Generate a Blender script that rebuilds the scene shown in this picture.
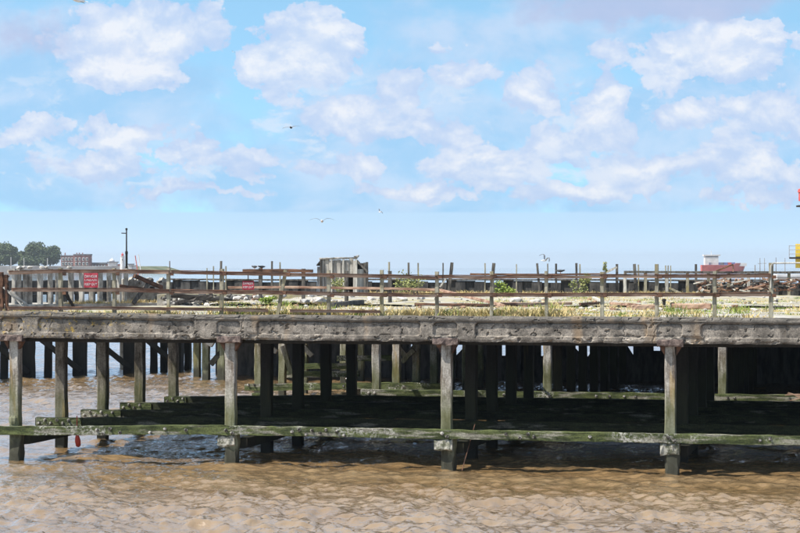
import bpy, math, random
import numpy as np
from mathutils import Vector, Matrix

for o in list(bpy.data.objects):
    bpy.data.objects.remove(o)
S = bpy.context.scene
COL = S.collection

# ------------------------------------------------------------------ camera
CAMZ = 4.65                      # metres above the river
F = 2050.0                       # focal length in photo pixels (800 wide)
YAW = math.atan(0.227)
cam_d = bpy.data.cameras.new('camera')
cam = bpy.data.objects.new('camera', cam_d)
COL.objects.link(cam)
cam.location = (0, 0, CAMZ)
cam.rotation_euler = (math.pi / 2, 0, YAW)
cam_d.sensor_width = 36
cam_d.lens = F / 800 * 36
cam_d.clip_start = 0.5
cam_d.clip_end = 60000
S.camera = cam

# ------------------------------------------------------------------ light
SUN = Vector((-0.62, -0.36, 1.0)).normalized()
sun_el = math.asin(SUN.z)
sun_az = math.atan2(SUN.x, SUN.y)
sd = bpy.data.lights.new('sun', 'SUN')
sd.energy = 5.0
sd.angle = math.radians(0.53)
sd.color = (1.0, 0.95, 0.87)
sun = bpy.data.objects.new('sun', sd)
COL.objects.link(sun)
sun.location = (-30, -20, 60)
sun.rotation_euler = SUN.to_track_quat('Z', 'Y').to_euler()

S.view_settings.view_transform = 'Standard'
S.view_settings.look = 'None'
S.view_settings.gamma = 1
S.view_settings.use_curve_mapping = False
S.view_settings.exposure = 0.6
EXPO = 2 ** S.view_settings.exposure


class NT:
    """short-hand for building node trees"""
    def __init__(self, tree):
        self.t = tree
        self.L = tree.links.new
    def n(self, typ, **kw):
        nd = self.t.nodes.new(typ)
        for k, v in kw.items():
            setattr(nd, k, v)
        return nd
    def _set(self, sock, v):
        if isinstance(v, bpy.types.NodeSocket):
            self.L(v, sock)
        elif v is not None:
            sock.default_value = v
    def m(self, op, a, b=None, c=None, clamp=False):
        nd = self.n('ShaderNodeMath', operation=op)
        nd.use_clamp = clamp
        for i, v in enumerate((a, b, c)):
            self._set(nd.inputs[i], v)
        return nd.outputs[0]
    def vm(self, op, a, b=None):
        nd = self.n('ShaderNodeVectorMath', operation=op)
        self._set(nd.inputs[0], a)
        self._set(nd.inputs[1], b)
        return nd.outputs[0]
    def smooth(self, v, a, b, lo=0.0, hi=1.0):
        nd = self.n('ShaderNodeMapRange', interpolation_type='SMOOTHSTEP')
        for i, x in enumerate((v, a, b, lo, hi)):
            self._set(nd.inputs[i], x)
        return nd.outputs[0]
    def noise(self, vec, scale, detail=5, rough=0.55, dist=0.0):
        nd = self.n('ShaderNodeTexNoise')
        self._set(nd.inputs['Vector'], vec)
        nd.inputs['Scale'].default_value = scale
        nd.inputs['Detail'].default_value = detail
        nd.inputs['Roughness'].default_value = rough
        nd.inputs['Distortion'].default_value = dist
        return nd.outputs[0]
    def mix(self, f, a, b):
        nd = self.n('ShaderNodeMix', data_type='RGBA')
        self._set(nd.inputs[0], f)
        for s, v in ((nd.inputs[6], a), (nd.inputs[7], b)):
            if isinstance(v, (tuple, list)):
                v = (*v, 1.0) if len(v) == 3 else v
            self._set(s, v)
        return nd.outputs[2]
    def mul(self, a, b):
        nd = self.n('ShaderNodeMix', data_type='RGBA', blend_type='MULTIPLY')
        nd.inputs[0].default_value = 1
        for s, v in ((nd.inputs[6], a), (nd.inputs[7], b)):
            if isinstance(v, (tuple, list)):
                v = (*v, 1.0)
            self._set(s, v)
        return nd.outputs[2]
    def comb(self, x, y, z):
        nd = self.n('ShaderNodeCombineXYZ')
        for i, v in enumerate((x, y, z)):
            self._set(nd.inputs[i], v)
        return nd.outputs[0]


# ------------------------------------------------------------------ sky
W = bpy.data.worlds.new('World')
S.world = W
W.use_nodes = True
W.node_tree.nodes.clear()
w = NT(W.node_tree)
SKY_STRENGTH = 0.15
gen = w.n('ShaderNodeTexCoord').outputs['Generated']
sep = w.n('ShaderNodeSeparateXYZ'); w.L(gen, sep.inputs[0])
dx, dy, dz = sep.outputs
az = w.m('ARCTAN2', dx, dy)
el = w.m('ARCSINE', dz)
V0 = w.m('MULTIPLY', w.m('MAXIMUM', el, 0.0), 20.5)      # one unit of sky = 2.8 degrees
U0 = w.m('MULTIPLY', w.m('ADD', az, YAW), 20.5)
over = w.m('DIVIDE', w.m('MAXIMUM', w.m('SUBTRACT', V0, 2.8), 0.0), 3.0)
V = w.m('ADD', w.m('MINIMUM', V0, 2.8), w.m('MULTIPLY', w.m('LOGARITHM', w.m('ADD', over, 1.0), math.e), 3.0))
U = w.m('SUBTRACT', w.m('DIVIDE', U0, w.m('ADD', w.m('MULTIPLY', over, .55), 1.0)), YAW * 20.5)
# the blue: clear-air sky, looked up a little higher than the true elevation
lift = w.m('ADD', w.m('MULTIPLY', w.m('MAXIMUM', dz, 0.0), 1.6), 0.17)
skv = w.vm('NORMALIZE', w.comb(dx, dy, lift))
sky = w.n('ShaderNodeTexSky', sky_type='NISHITA')
sky.sun_disc = False
sky.sun_elevation = sun_el
sky.sun_rotation = sun_az
sky.altitude = 0
sky.air_density = 1.0
sky.dust_density = 0.4
sky.ozone_density = 2.5
w.L(skv, sky.inputs[0])
blue = w.mul(sky.outputs[0], (1.03, 1.21, 1.04))


def C(r, g, b):
    """display colour (0-255) -> world radiance before the background strength"""
    f = lambda v: ((v / 255 + 0.055) / 1.055) ** 2.4 if v > 10 else v / 3294
    k = 1 / (SKY_STRENGTH * EXPO)
    return (f(r) * k, f(g) * k, f(b) * k)


def uv(px, py):
    return (-YAW + math.atan((px - 400) / F)) * 20.5, math.atan((266.5 - py) / F) * 20.5


warpn = w.n('ShaderNodeTexNoise')
w.L(w.comb(U, V, 3.0), warpn.inputs['Vector'])
warpn.inputs['Scale'].default_value = 2.3
warpn.inputs['Detail'].default_value = 6
warpn.inputs['Roughness'].default_value = 0.62
wsep = w.n('ShaderNodeSeparateXYZ'); w.L(warpn.outputs['Color'], wsep.inputs[0])
UW = w.m('ADD', U, w.m('MULTIPLY', w.m('SUBTRACT', wsep.outputs[0], 0.5), 0.9))
VW = w.m('ADD', V, w.m('MULTIPLY', w.m('SUBTRACT', wsep.outputs[1], 0.5), 0.6))


def blobs(lst, u=UW, v=VW):
    tot = None
    for (px, py, rx, ry, k) in lst:
        cu, cv = uv(px, py)
        a = w.m('DIVIDE', w.m('SUBTRACT', u, cu), rx / 100)
        b = w.m('DIVIDE', w.m('SUBTRACT', v, cv), ry / 100)
        r2 = w.m('ADD', w.m('MULTIPLY', a, a), w.m('MULTIPLY', b, b))
        g = w.m('MULTIPLY', w.m('SUBTRACT', 1.0, w.m('SQRT', r2)), k)
        tot = g if tot is None else w.m('SMOOTH_MAX', tot, g, 0.15)
    return w.m('MAXIMUM', tot, w.m('MAXIMUM', w.smooth(V, 2.6, 3.4, -0.6, 0.12), w.smooth(w.m('ABSOLUTE', U0), 4.1, 5.0, -0.6, 0.08)))


def layer(zseed, s, su=1.0, sv=1.5, detail=8, rough=0.58, dv=0.0):
    return w.noise(w.comb(w.m('MULTIPLY', U, su), w.m('MULTIPLY', w.m('ADD', V, dv), sv), zseed), s, detail, rough, 0.3)


# soft grey-blue cloud bank
n1 = layer(7.3, 0.55)
bank = w.smooth(w.m('ADD', n1, w.m('MULTIPLY', blobs([
    (120, 110, 190, 85, 1.0), (100, 185, 330, 45, 1.0), (420, 175, 260, 70, 1.0), (700, 150, 240, 90, 1.2),
    (330, 105, 110, 60, 0.9), (640, 20, 240, 45, 1.0), (20, 60, 130, 50, .9), (565, 195, 120, 40, 1.0), (225, 200, 120, 30, 1.0)]), 0.32)), 0.44, 0.66)
n2 = layer(1.7, 1.05)
n2b = layer(1.7, 1.05, dv=0.10)
puffs = [(145, 38, 100, 42, 1.0), (310, 55, 58, 52, 1.0), (250, 62, 26, 24, .8), (130, 70, 75, 25, .8),
         (125, 135, 55, 20, .9), (530, 92, 42, 34, .9), (460, 70, 40, 20, .6), (605, 118, 42, 55, 1.0),
         (560, 150, 50, 30, .9), (700, 55, 100, 38, 1.2), (690, 115, 40, 24, .8), (395, 95, 40, 30, .7),
         (350, 118, 60, 34, .7), (450, 140, 60, 40, .7), (782, 42, 18, 18, .9), (250, 165, 60, 22, .6),
         (730, 105, 30, 18, .8), (770, 120, 50, 36, .7), (195, 152, 26, 22, .7), (420, 125, 36, 22, .7), (480, 168, 80, 26, .75), (640, 168, 75, 30, .8), (740, 165, 70, 34, .8), (90, 168, 60, 16, .6),
         (330, 168, 70, 20, .7), (420, 192, 90, 12, .65), (600, 194, 110, 12, .65), (200, 192, 90, 10, .6), (740, 196, 90, 10, .6), (30, 130, 40, 18, .7)]
base = w.m('MULTIPLY', blobs(puffs), 0.55)
d1 = w.m('ADD', n2, base)
cum = w.smooth(w.m('ADD', d1, w.m('MULTIPLY', w.m('SUBTRACT', layer(9.1, 3.2, detail=6, rough=0.65), .5), .26)), 0.545, 0.610)
lit = w.smooth(w.m('SUBTRACT', n2, n2b), -0.09, 0.10)
ragged = w.smooth(layer(9.1, 3.2, detail=6, rough=0.65), 0.36, 0.58)
core = w.smooth(d1, 0.60, 0.92)
cumcol = w.mix(w.m('MULTIPLY', w.m('ADD', w.m('MULTIPLY', lit, .55), w.m('MULTIPLY', core, .6)), w.m('ADD', .45, w.m('MULTIPLY', ragged, .55)), clamp=True),
               C(192, 214, 247), C(244, 247, 254))
bankcol = w.mix(w.smooth(layer(4.4, 1.3), 0.35, 0.68), C(164, 208, 247), C(206, 225, 251))
# big lavender cloud and grey cloud high on the right
grey = w.smooth(w.m('ADD', layer(5.5, 0.9), w.m('MULTIPLY', blobs([(640, 2, 170, 26, 1.0), (20, 45, 80, 22, .5)]), 0.5)), 0.52, 0.8)
c0 = w.mix(w.m('MULTIPLY', bank, 0.78), blue, bankcol)
c1 = w.mix(w.m('MULTIPLY', cum, 0.92), c0, cumcol)
small = w.m('MULTIPLY', w.smooth(w.m('ADD', layer(13.7, 2.1, sv=1.9, detail=7, rough=.6), w.m('MULTIPLY', w.m('SUBTRACT', layer(21.3, .6), .5), .5)), .54, .66), w.m('MULTIPLY', w.smooth(V, .62, .85), w.smooth(V, 2.2, 1.5)))
c1 = w.mix(w.m('MULTIPLY', small, 0.6), c1, C(228, 238, 253))
c2 = w.mix(w.m('MULTIPLY', grey, 0.75), c1, C(186, 198, 232))
# pale cloudless air along the horizon
low = w.smooth(V, 0.525, 0.56, 1.0, 0.0)
haze_air = w.mix(w.smooth(V, 0.0, 0.55), C(228, 252, 277), C(197, 232, 260))
c3 = w.mix(w.m('MULTIPLY', low, 0.92), c2, haze_air)
bg = w.n('ShaderNodeBackground')
bg.inputs['Strength'].default_value = SKY_STRENGTH
w.L(c3, bg.inputs['Color'])
wo = w.n('ShaderNodeOutputWorld')
w.L(bg.outputs[0], wo.inputs['Surface'])

# ------------------------------------------------------------------ helpers
rng = np.random.default_rng(11)
RND = random.Random(5)
_tab = np.random.default_rng(99).random((256, 256))


def vnoise(x, y, s=0):
    x = np.asarray(x, float) + s * 17.31
    y = np.asarray(y, float) + s * 9.77
    xi = np.floor(x).astype(int); yi = np.floor(y).astype(int)
    fx = x - xi; fy = y - yi
    fx = fx * fx * (3 - 2 * fx); fy = fy * fy * (3 - 2 * fy)
    a = _tab[xi % 256, yi % 256]; b = _tab[(xi + 1) % 256, yi % 256]
    c = _tab[xi % 256, (yi + 1) % 256]; d = _tab[(xi + 1) % 256, (yi + 1) % 256]
    return (a * (1 - fx) + b * fx) * (1 - fy) + (c * (1 - fx) + d * fx) * fy


def fbm(x, y, s=0, o=4):
    t = 0; a = 0.5; n = 0
    for i in range(o):
        t = t + a * vnoise(x * 2 ** i, y * 2 ** i, s + i)
        n += a; a *= 0.5
    return t / n


def sst(v, a, b):
    t = np.clip((np.asarray(v, float) - a) / (b - a), 0, 1)
    return t * t * (3 - 2 * t)


# directions of sight, used to measure the place from the photograph
FW = Vector((-math.sin(YAW), math.cos(YAW), 0))
RT = Vector((math.cos(YAW), math.sin(YAW), 0))
CP = Vector((0, 0, CAMZ))


def ray(px, py):
    return FW + RT * ((px - 400) / F) + Vector((0, 0, (266.5 - py) / F))


def atY(px, py, Y):
    d = ray(px, py)
    return CP + d * (Y / d.y)


def atZ(px, py, z):
    d = ray(px, py)
    return CP + d * ((z - CAMZ) / d.z)


def atD(px, py, D):
    return CP + ray(px, py) * D


class MB:
    def __init__(self):
        self.v = []; self.f = []; self.mi = []; self.cur = 0
    def add(self, vs, fs):
        o = len(self.v)
        self.v += [tuple(p) for p in vs]
        self.f += [tuple(i + o for i in f) for f in fs]
        self.mi += [self.cur] * len(fs)
        return self
    def box(self, c, s, M=None):
        x, y, z = (k / 2 for k in s)
        vs = [Vector((a * x, b * y, d * z)) for d in (-1, 1) for b in (-1, 1) for a in (-1, 1)]
        if M is not None:
            vs = [M @ p for p in vs]
        c = Vector(c)
        return self.add([p + c for p in vs], [(0, 2, 3, 1), (4, 5, 7, 6), (0, 1, 5, 4), (2, 6, 7, 3), (0, 4, 6, 2), (1, 3, 7, 5)])
    def span(self, lo, hi):
        lo = Vector(lo); hi = Vector(hi)
        return self.box((lo + hi) / 2, hi - lo)
    def timber(self, p0, p1, wd, ht, n=8, jit=0.012, ch=0.12, up=(0, 0, 1), seed=None, taper=1.0, bow=0.0):
        """worn squared timber from p0 to p1: chamfered section, uneven along its length"""
        r = random.Random(seed if seed is not None else RND.random())
        p0 = Vector(p0); p1 = Vector(p1)
        d = (p1 - p0).normalized()
        up = Vector(up)
        if abs(d.dot(up)) > 0.95:
            up = Vector((0, 1, 0))
        a = d.cross(up).normalized(); b = a.cross(d).normalized()
        k = ch
        sec = [(-1 + k, -1), (1 - k, -1), (1, -1 + k), (1, 1 - k), (1 - k, 1), (-1 + k, 1), (-1, 1 - k), (-1, -1 + k)]
        vs = []
        ox = oy = 0
        for i in range(n + 1):
            t = i / n
            s = 1 + (taper - 1) * t
            ox += r.uniform(-1, 1) * jit * .4; oy += r.uniform(-1, 1) * jit * .4
            q = p0.lerp(p1, t) + b * (bow * math.sin(math.pi * t)) + d * (r.uniform(-1, 1) * jit if i in (0, n) else 0)
            for (x, y) in sec:
                vs.append(q + a * (x * wd / 2 * s + ox + r.uniform(-1, 1) * jit) + b * (y * ht / 2 * s + oy + r.uniform(-1, 1) * jit))
        fs = [tuple(range(7, -1, -1)), tuple(n * 8 + i for i in range(8))]
        for i in range(n):
            for j in range(8):
                q = (j + 1) % 8
                fs.append((i * 8 + j, i * 8 + q, i * 8 + 8 + q, i * 8 + 8 + j))
        return self.add(vs, fs)
    def tube(self, pts, r, n=8, cap=True, radii=None):
        pts = [Vector(p) for p in pts]
        vs = []
        for i, p in enumerate(pts):
            d = (pts[min(i + 1, len(pts) - 1)] - pts[max(i - 1, 0)]).normalized()
            up = Vector((0, 0, 1)) if abs(d.z) < .95 else Vector((0, 1, 0))
            a = d.cross(up).normalized(); b = a.cross(d)
            rr = radii[i] if radii else r
            for j in range(n):
                t = 2 * math.pi * j / n
                vs.append(p + a * (rr * math.cos(t)) + b * (rr * math.sin(t)))
        fs = []
        for i in range(len(pts) - 1):
            for j in range(n):
                q = (j + 1) % n
                fs.append((i * n + j, i * n + q, i * n + n + q, i * n + n + j))
        if cap:
            fs.append(tuple(range(n - 1, -1, -1)))
            fs.append(tuple((len(pts) - 1) * n + j for j in range(n)))
        return self.add(vs, fs)
    def lathe(self, c, prof, n=12, M=None):
        """prof: (radius, z) pairs from the bottom up"""
        vs = []
        c = Vector(c)
        for (r, z) in prof:
            for j in range(n):
                t = 2 * math.pi * j / n
                p = Vector((r * math.cos(t), r * math.sin(t), z))
                vs.append((M @ p if M is not None else p) + c)
        fs = []
        for i in range(len(prof) - 1):
            for j in range(n):
                q = (j + 1) % n
                fs.append((i * n + j, i * n + q, i * n + n + q, i * n + n + j))
        fs.append(tuple(range(n - 1, -1, -1)))
        fs.append(tuple((len(prof) - 1) * n + j for j in range(n)))
        return self.add(vs, fs)
    def rock(self, c, s, seed, squash=(1, 1, .7)):
        r = random.Random(seed)
        import bmesh
        bm = bmesh.new()
        bmesh.ops.create_icosphere(bm, subdivisions=1, radius=1)
        rot = Matrix.Rotation(r.uniform(0, 6.28), 3, 'Z') @ Matrix.Rotation(r.uniform(-.4, .4), 3, 'X')
        vs = []
        for vt in bm.verts:
            p = vt.co * (r.uniform(.72, 1.15))
            p = Vector([math.copysign(abs(q) ** .75, q) for q in p])
            p = rot @ Vector((p.x * squash[0], p.y * squash[1], p.z * squash[2])) * s
            vs.append(p + Vector(c))
        fs = [tuple(q.index for q in f.verts) for f in bm.faces]
        bm.free()
        return self.add(vs, fs)
    def mesh(self, name, mats, smooth=False):
        me = bpy.data.meshes.new(name)
        me.from_pydata(self.v, [], self.f)
        mats = mats if isinstance(mats, (list, tuple)) else [mats]
        for m in mats:
            me.materials.append(m)
        if len(mats) > 1:
            me.polygons.foreach_set('material_index', self.mi)
        if smooth:
            me.polygons.foreach_set('use_smooth', [True] * len(me.polygons))
        me.update()
        return me
    def build(self, name, mats, parent=None, smooth=False, loc=None):
        """link as one mesh object whose origin sits at the middle of its base"""
        a = np.array(self.v)
        if loc is None:
            c = Vector((float((a[:, 0].min() + a[:, 0].max()) / 2), float((a[:, 1].min() + a[:, 1].max()) / 2), float(a[:, 2].min())))
        else:
            c = Vector(loc)
        self.v = [tuple(r) for r in (a - np.array(c))]
        return link(name, self.mesh(name, mats, smooth), c, parent)


def wloc(o):
    p = Vector(o.location)
    while o.parent:
        p = p + o.matrix_parent_inverse.translation
        o = o.parent
        p = p + Vector(o.location)
    return p


def link(name, me, loc, parent=None):
    o = bpy.data.objects.new(name, me)
    COL.objects.link(o)
    o.location = loc
    if parent is not None:
        o.parent = parent
        # parents are placed in absolute coordinates: undo the whole chain
        o.location = Vector(loc) - wloc(parent)
    return o


def empty(name, loc, label, cat, group=None):
    o = bpy.data.objects.new(name, None)
    COL.objects.link(o)
    o.location = loc
    o.empty_display_size = 0.2
    return tag(o, label, cat, group)


def tag(o, label=None, cat=None, group=None, kind=None):
    for k, v in (('label', label), ('category', cat), ('group', group), ('kind', kind)):
        if v:
            o[k] = v
    return o


def grid_mesh(name, X, Y, Z, mats, smooth=True):
    """X, Y, Z are (rows, cols) arrays"""
    r, c = X.shape
    me = bpy.data.meshes.new(name)
    me.vertices.add(r * c)
    me.vertices.foreach_set('co', np.stack([X, Y, Z], -1).reshape(-1).astype(np.float32))
    i = np.arange((r - 1) * (c - 1))
    a = (i // (c - 1)) * c + i % (c - 1)
    q = np.stack([a, a + 1, a + c + 1, a + c], 1).reshape(-1)
    nf = len(i)
    me.loops.add(nf * 4)
    me.loops.foreach_set('vertex_index', q.astype(np.int32))
    me.polygons.add(nf)
    me.polygons.foreach_set('loop_start', np.arange(0, nf * 4, 4, dtype=np.int32))
    me.polygons.foreach_set('loop_total', np.full(nf, 4, dtype=np.int32))
    me.polygons.foreach_set('use_smooth', np.full(nf, smooth))
    me.materials.append(mats)
    me.update(calc_edges=True)
    me.validate()
    return me


# ------------------------------------------------------------------ materials
def new_mat(name):
    m = bpy.data.materials.new(name)
    m.use_nodes = True
    m.node_tree.nodes.clear()
    t = NT(m.node_tree)
    b = t.n('ShaderNodeBsdfPrincipled')
    o = t.n('ShaderNodeOutputMaterial')
    t.L(b.outputs[0], o.inputs[0])
    pos = t.n('ShaderNodeNewGeometry').outputs['Position']
    return m, t, b, pos


def finish(t, b, col, rough=0.85, bump=None, bstr=0.4, bdist=0.02, spec=0.3):
    t._set(b.inputs['Base Color'], (*col, 1) if isinstance(col, tuple) else col)
    t._set(b.inputs['Roughness'], rough)
    b.inputs['Specular IOR Level'].default_value = spec
    if bump is not None:
        bn = t.n('ShaderNodeBump')
        bn.inputs['Strength'].default_value = bstr
        bn.inputs['Distance'].default_value = bdist
        t.L(bump, bn.inputs['Height'])
        t.L(bn.outputs[0], b.inputs['Normal'])


def simple(name, a, bcol, scale=6.0, rough=0.85, stretch=(1, 1, 1), bstr=0.4, spec=0.3, metal=0.0, lo=.35, hi=.65, third=None, bdist=.02):
    """two or three colours of the thing itself, broken up by noise"""
    m, t, b, pos = new_mat(name)
    p = t.vm('MULTIPLY', pos, stretch)
    n = t.noise(p, scale, 6, .6)
    col = t.mix(t.smooth(n, lo, hi), a, bcol)
    if third:
        n3 = t.noise(p, scale * .37, 4, .6)
        col = t.mix(t.smooth(n3, .52, .68), col, third)
    fine = t.noise(p, scale * 5, 4, .6)
    col = t.mul(col, t.mix(fine, (.72, .72, .72), (1.22, 1.22, 1.22)))
    finish(t, b, col, rough, t.noise(p, scale * 3, 5, .65), bstr, bdist, spec)
    b.inputs['Metallic'].default_value = metal
    return m


def sepz(t, pos):
    s = t.n('ShaderNodeSeparateXYZ')
    t.L(pos, s.inputs[0])
    return s.outputs


def mk_concrete():
    m, t, b, pos = new_mat('weathered_concrete')
    x, y, z = sepz(t, pos)
    n = t.noise(pos, 3.2, 8, .65)
    col = t.mix(t.smooth(n, .34, .66), (.125, .110, .094), (.325, .288, .245))
    agg = t.noise(pos, 34, 4, .7)
    col = t.mul(col, t.mix(t.smooth(agg, .3, .7), (.55, .55, .56), (1.35, 1.33, 1.30)))
    dark = t.m('MULTIPLY', t.smooth(t.noise(t.vm('MULTIPLY', pos, (1, 1, .35)), 2.1, 6, .6), .52, .68), .7)
    col = t.mix(dark, col, (.065, .058, .05))
    # grime along the coping
    cop = t.m('MULTIPLY', t.smooth(t.m('ADD', z, t.m('MULTIPLY', t.m('SUBTRACT', n, .5), .3)), 3.28, 3.43), .62)
    col = t.mix(cop, col, (.085, .08, .072))
    # pale fresh spalls low down
    sp = t.m('MULTIPLY', t.smooth(t.noise(t.vm('MULTIPLY', pos, (1, 1, 1.7)), 4.3, 3, .5), .60, .66), t.smooth(z, 3.16, 3.02))
    col = t.mix(t.m('MULTIPLY', sp, .7), col, (.50, .44, .37))
    # rust and lichen
    li = t.m('MULTIPLY', t.smooth(t.noise(pos, 11, 5, .7), .55, .64), t.smooth(t.noise(pos, 1.3, 3, .5), .42, .55))
    li = t.m('MULTIPLY', li, t.smooth(x, -16.2, -18.6))
    col = t.mix(t.m('MULTIPLY', li, .8), col, (.42, .28, .055))
    warm = t.m('MULTIPLY', t.smooth(t.noise(t.vm('MULTIPLY', pos, (1, 1, .2)), 1.7, 3, .5), .58, .70), .5)
    col = t.mix(warm, col, (.36, .25, .15))
    finish(t, b, col, .92, t.noise(pos, 40, 6, .7), .6, .02, .2)
    return m


def mk_timber(name, pale=(.46, .42, .36), brown=(.21, .155, .11), wet=(.035, .034, .028), zalg=1.9, dark=0.0, algs=.72):
    """grain along z, algae by height over the water, wet and black in the splash zone"""
    m, t, b, pos = new_mat(name)
    x, y, z = sepz(t, pos)
    p = t.vm('MULTIPLY', pos, (1, 1, .12))
    g = t.noise(p, 16, 6, .65)
    n = t.noise(t.vm('MULTIPLY', pos, (1, 1, .5)), 2.6, 5, .6)
    col = t.mix(t.smooth(t.m('ADD', t.m('MULTIPLY', g, .45), t.m('MULTIPLY', n, .55)), .38, .60), brown, pale)
    col = t.mul(col, t.mix(t.smooth(t.noise(pos, 22, 5, .7), .3, .7), (.6, .6, .6), (1.2, 1.2, 1.2)))
    och = t.m('MULTIPLY', t.smooth(t.noise(p, 5, 3, .5), .60, .70), .55)
    col = t.mix(och, col, (.40, .27, .10))
    zz = t.m('ADD', z, t.m('MULTIPLY', t.m('SUBTRACT', n, .5), 1.6))
    alg = t.smooth(zz, zalg, zalg - .9)
    col = t.mix(t.m('MULTIPLY', alg, algs), col, t.mix(g, (.05, .065, .02), (.17, .18, .07)))
    wt = t.smooth(zz, .75, .25)
    col = t.mix(t.m('MULTIPLY', wt, .85), col, wet)
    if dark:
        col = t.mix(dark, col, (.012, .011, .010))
    finish(t, b, col, .82, t.noise(p, 30, 5, .7), .6, .015, .25)
    return m


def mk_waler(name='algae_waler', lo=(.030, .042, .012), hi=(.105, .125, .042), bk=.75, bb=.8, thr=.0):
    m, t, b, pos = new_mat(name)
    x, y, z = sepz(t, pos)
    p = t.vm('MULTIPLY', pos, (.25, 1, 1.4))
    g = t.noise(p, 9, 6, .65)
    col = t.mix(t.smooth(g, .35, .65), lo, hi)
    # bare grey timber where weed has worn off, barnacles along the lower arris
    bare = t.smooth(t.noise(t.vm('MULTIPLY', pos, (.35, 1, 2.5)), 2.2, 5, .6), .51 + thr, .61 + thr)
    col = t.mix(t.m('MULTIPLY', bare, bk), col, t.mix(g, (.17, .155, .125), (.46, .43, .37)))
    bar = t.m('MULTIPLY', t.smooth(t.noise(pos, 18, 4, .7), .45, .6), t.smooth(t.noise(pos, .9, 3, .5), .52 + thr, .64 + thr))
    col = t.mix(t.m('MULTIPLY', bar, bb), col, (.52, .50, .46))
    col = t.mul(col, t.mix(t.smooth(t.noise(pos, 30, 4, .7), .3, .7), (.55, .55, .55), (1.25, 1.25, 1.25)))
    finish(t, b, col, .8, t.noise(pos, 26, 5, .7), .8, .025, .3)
    return m


def mk_deck():
    m, t, b, pos = new_mat('deck_ground')
    x, y, z = sepz(t, pos)
    n = t.noise(pos, 1.1, 6, .6)
    col = t.mix(t.smooth(n, .35, .62), (.27, .25, .215), (.44, .415, .37))
    gr = t.smooth(t.noise(t.vm('MULTIPLY', pos, (.5, 1, 1)), .8, 5, .6), .46, .58)
    col = t.mix(t.m('MULTIPLY', gr, .75), col, t.mix(t.noise(pos, 6, 4, .6), (.22, .20, .08), (.45, .38, .21)))
    dk = t.smooth(t.noise(t.vm('MULTIPLY', pos, (.4, 1.3, 1)), 1.9, 5, .6), .58, .70)
    col = t.mix(t.m('MULTIPLY', dk, .6), col, (.12, .105, .08))
    finish(t, b, col, .95, t.noise(pos, 9, 6, .7), .5, .05, .1)
    return m


def mk_water():
    m, t, b, pos = new_mat('muddy_river')
    x, y, z = sepz(t, pos)
    n = t.noise(t.vm('MULTIPLY', pos, (.35, 1, 1)), .55, 5, .6)
    col = t.mix(t.smooth(n, .3, .7), (.210, .132, .060), (.262, .178, .094))
    p1 = t.vm('MULTIPLY', pos, (.8, 1.15, 1))
    h = t.m('ADD', t.m('MULTIPLY', t.noise(p1, 3.0, 4, .62, .4), .045), t.m('MULTIPLY', t.noise(p1, 11.0, 4, .65, .3), .028))
    h = t.m('MULTIPLY', h, t.smooth(y, 110, 420, 1.0, .22))
    b.inputs['IOR'].default_value = 1.55
    finish(t, b, col, .05, h, 1.0, .6, .5)
    b.inputs['Coat Weight'].default_value = 1.0
    b.inputs['Coat IOR'].default_value = 1.6
    b.inputs['Coat Roughness'].default_value = .04
    t.L(b.inputs['Normal'].links[0].from_socket, b.inputs['Coat Normal'])
    return m


M_CONC = mk_concrete()
M_PILE = mk_timber('pile_timber', pale=(.45, .42, .37), brown=(.15, .115, .085), zalg=2.1)
M_PILE_MID = mk_timber('part_shaded_pile_timber', pale=(.22, .195, .16), brown=(.06, .046, .034), zalg=1.9, algs=.5)  # darker pile copy: the deck's shade on the end row, put into colour
M_PILE_SHADE = mk_timber('shaded_pile_timber', pale=(.07, .06, .05), brown=(.03, .024, .02), zalg=2.4, dark=.8)  # near-black pile copy: under-deck shade painted into the timber
M_BLACK = mk_timber('black_timber', dark=.95)  # near-black mixed over the timber colours
M_WALER = mk_waler()
M_WALER_SHADE = mk_waler('shaded_algae_waler', (.010, .013, .006), (.038, .044, .018), .35, .0, .05)  # darkened copy of the waling: shade beneath the deck as colour
M_WALER_DK = simple('dark_shaded_waler', (.03, .032, .02), (.07, .07, .045), 5, .75, (.3, 1, 1.5))  # another waling copy with shade put into its colour, unused
M_DECK = mk_deck()
M_SLAB = simple('slab_underside', (.012, .011, .010), (.035, .032, .028), 2.5, .95)  # shade below the decks is in this near-black slab colour
M_WATER = mk_water()
M_RUST = simple('rusty_steel', (.21, .110, .073), (.46, .315, .225), 5, .85, (.3, 1, 1), third=(.17, .085, .055))
M_RUSTDK = simple('dark_rust', (.05, .028, .02), (.17, .085, .05), 5, .85, (.4, 1, 1))
M_POST = simple('grey_fence_post', (.17, .15, .105), (.40, .365, .27), 9, .85, (1, 1, .25), third=(.30, .25, .12))
M_POSTDK = simple('dark_fence_post', (.045, .042, .04), (.15, .135, .115), 9, .85, (1, 1, .25))
M_POSTPALE = simple('pale_fence_post', (.34, .32, .28), (.55, .52, .46), 9, .85, (1, 1, .25))
M_CAP = simple('stained_cap_stone', (.07, .05, .045), (.22, .165, .14), 9, .9, bstr=.8)
M_BLOCK = simple('barnacled_block', (.13, .135, .085), (.48, .46, .40), 11, .9, bstr=1.0, bdist=.04)
M_BOLT = simple('bolt_heads', (.035, .032, .025), (.42, .40, .36), 9, .7, lo=.45, hi=.6)
M_PALECONC = simple('pale_concrete', (.27, .245, .205), (.47, .44, .385), 3, .9, third=(.17, .15, .125))
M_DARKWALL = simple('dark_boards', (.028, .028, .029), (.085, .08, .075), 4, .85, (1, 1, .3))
M_STONE = simple('rubble_stone', (.30, .275, .24), (.64, .61, .56), 5, .9)
M_RED = simple('red_sign_paint', (.26, .014, .028), (.38, .04, .06), 9, .6, bstr=.1)
M_LETTER = simple('faded_lettering', (.42, .34, .34), (.72, .66, .66), 14, .7, bstr=.1)
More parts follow.
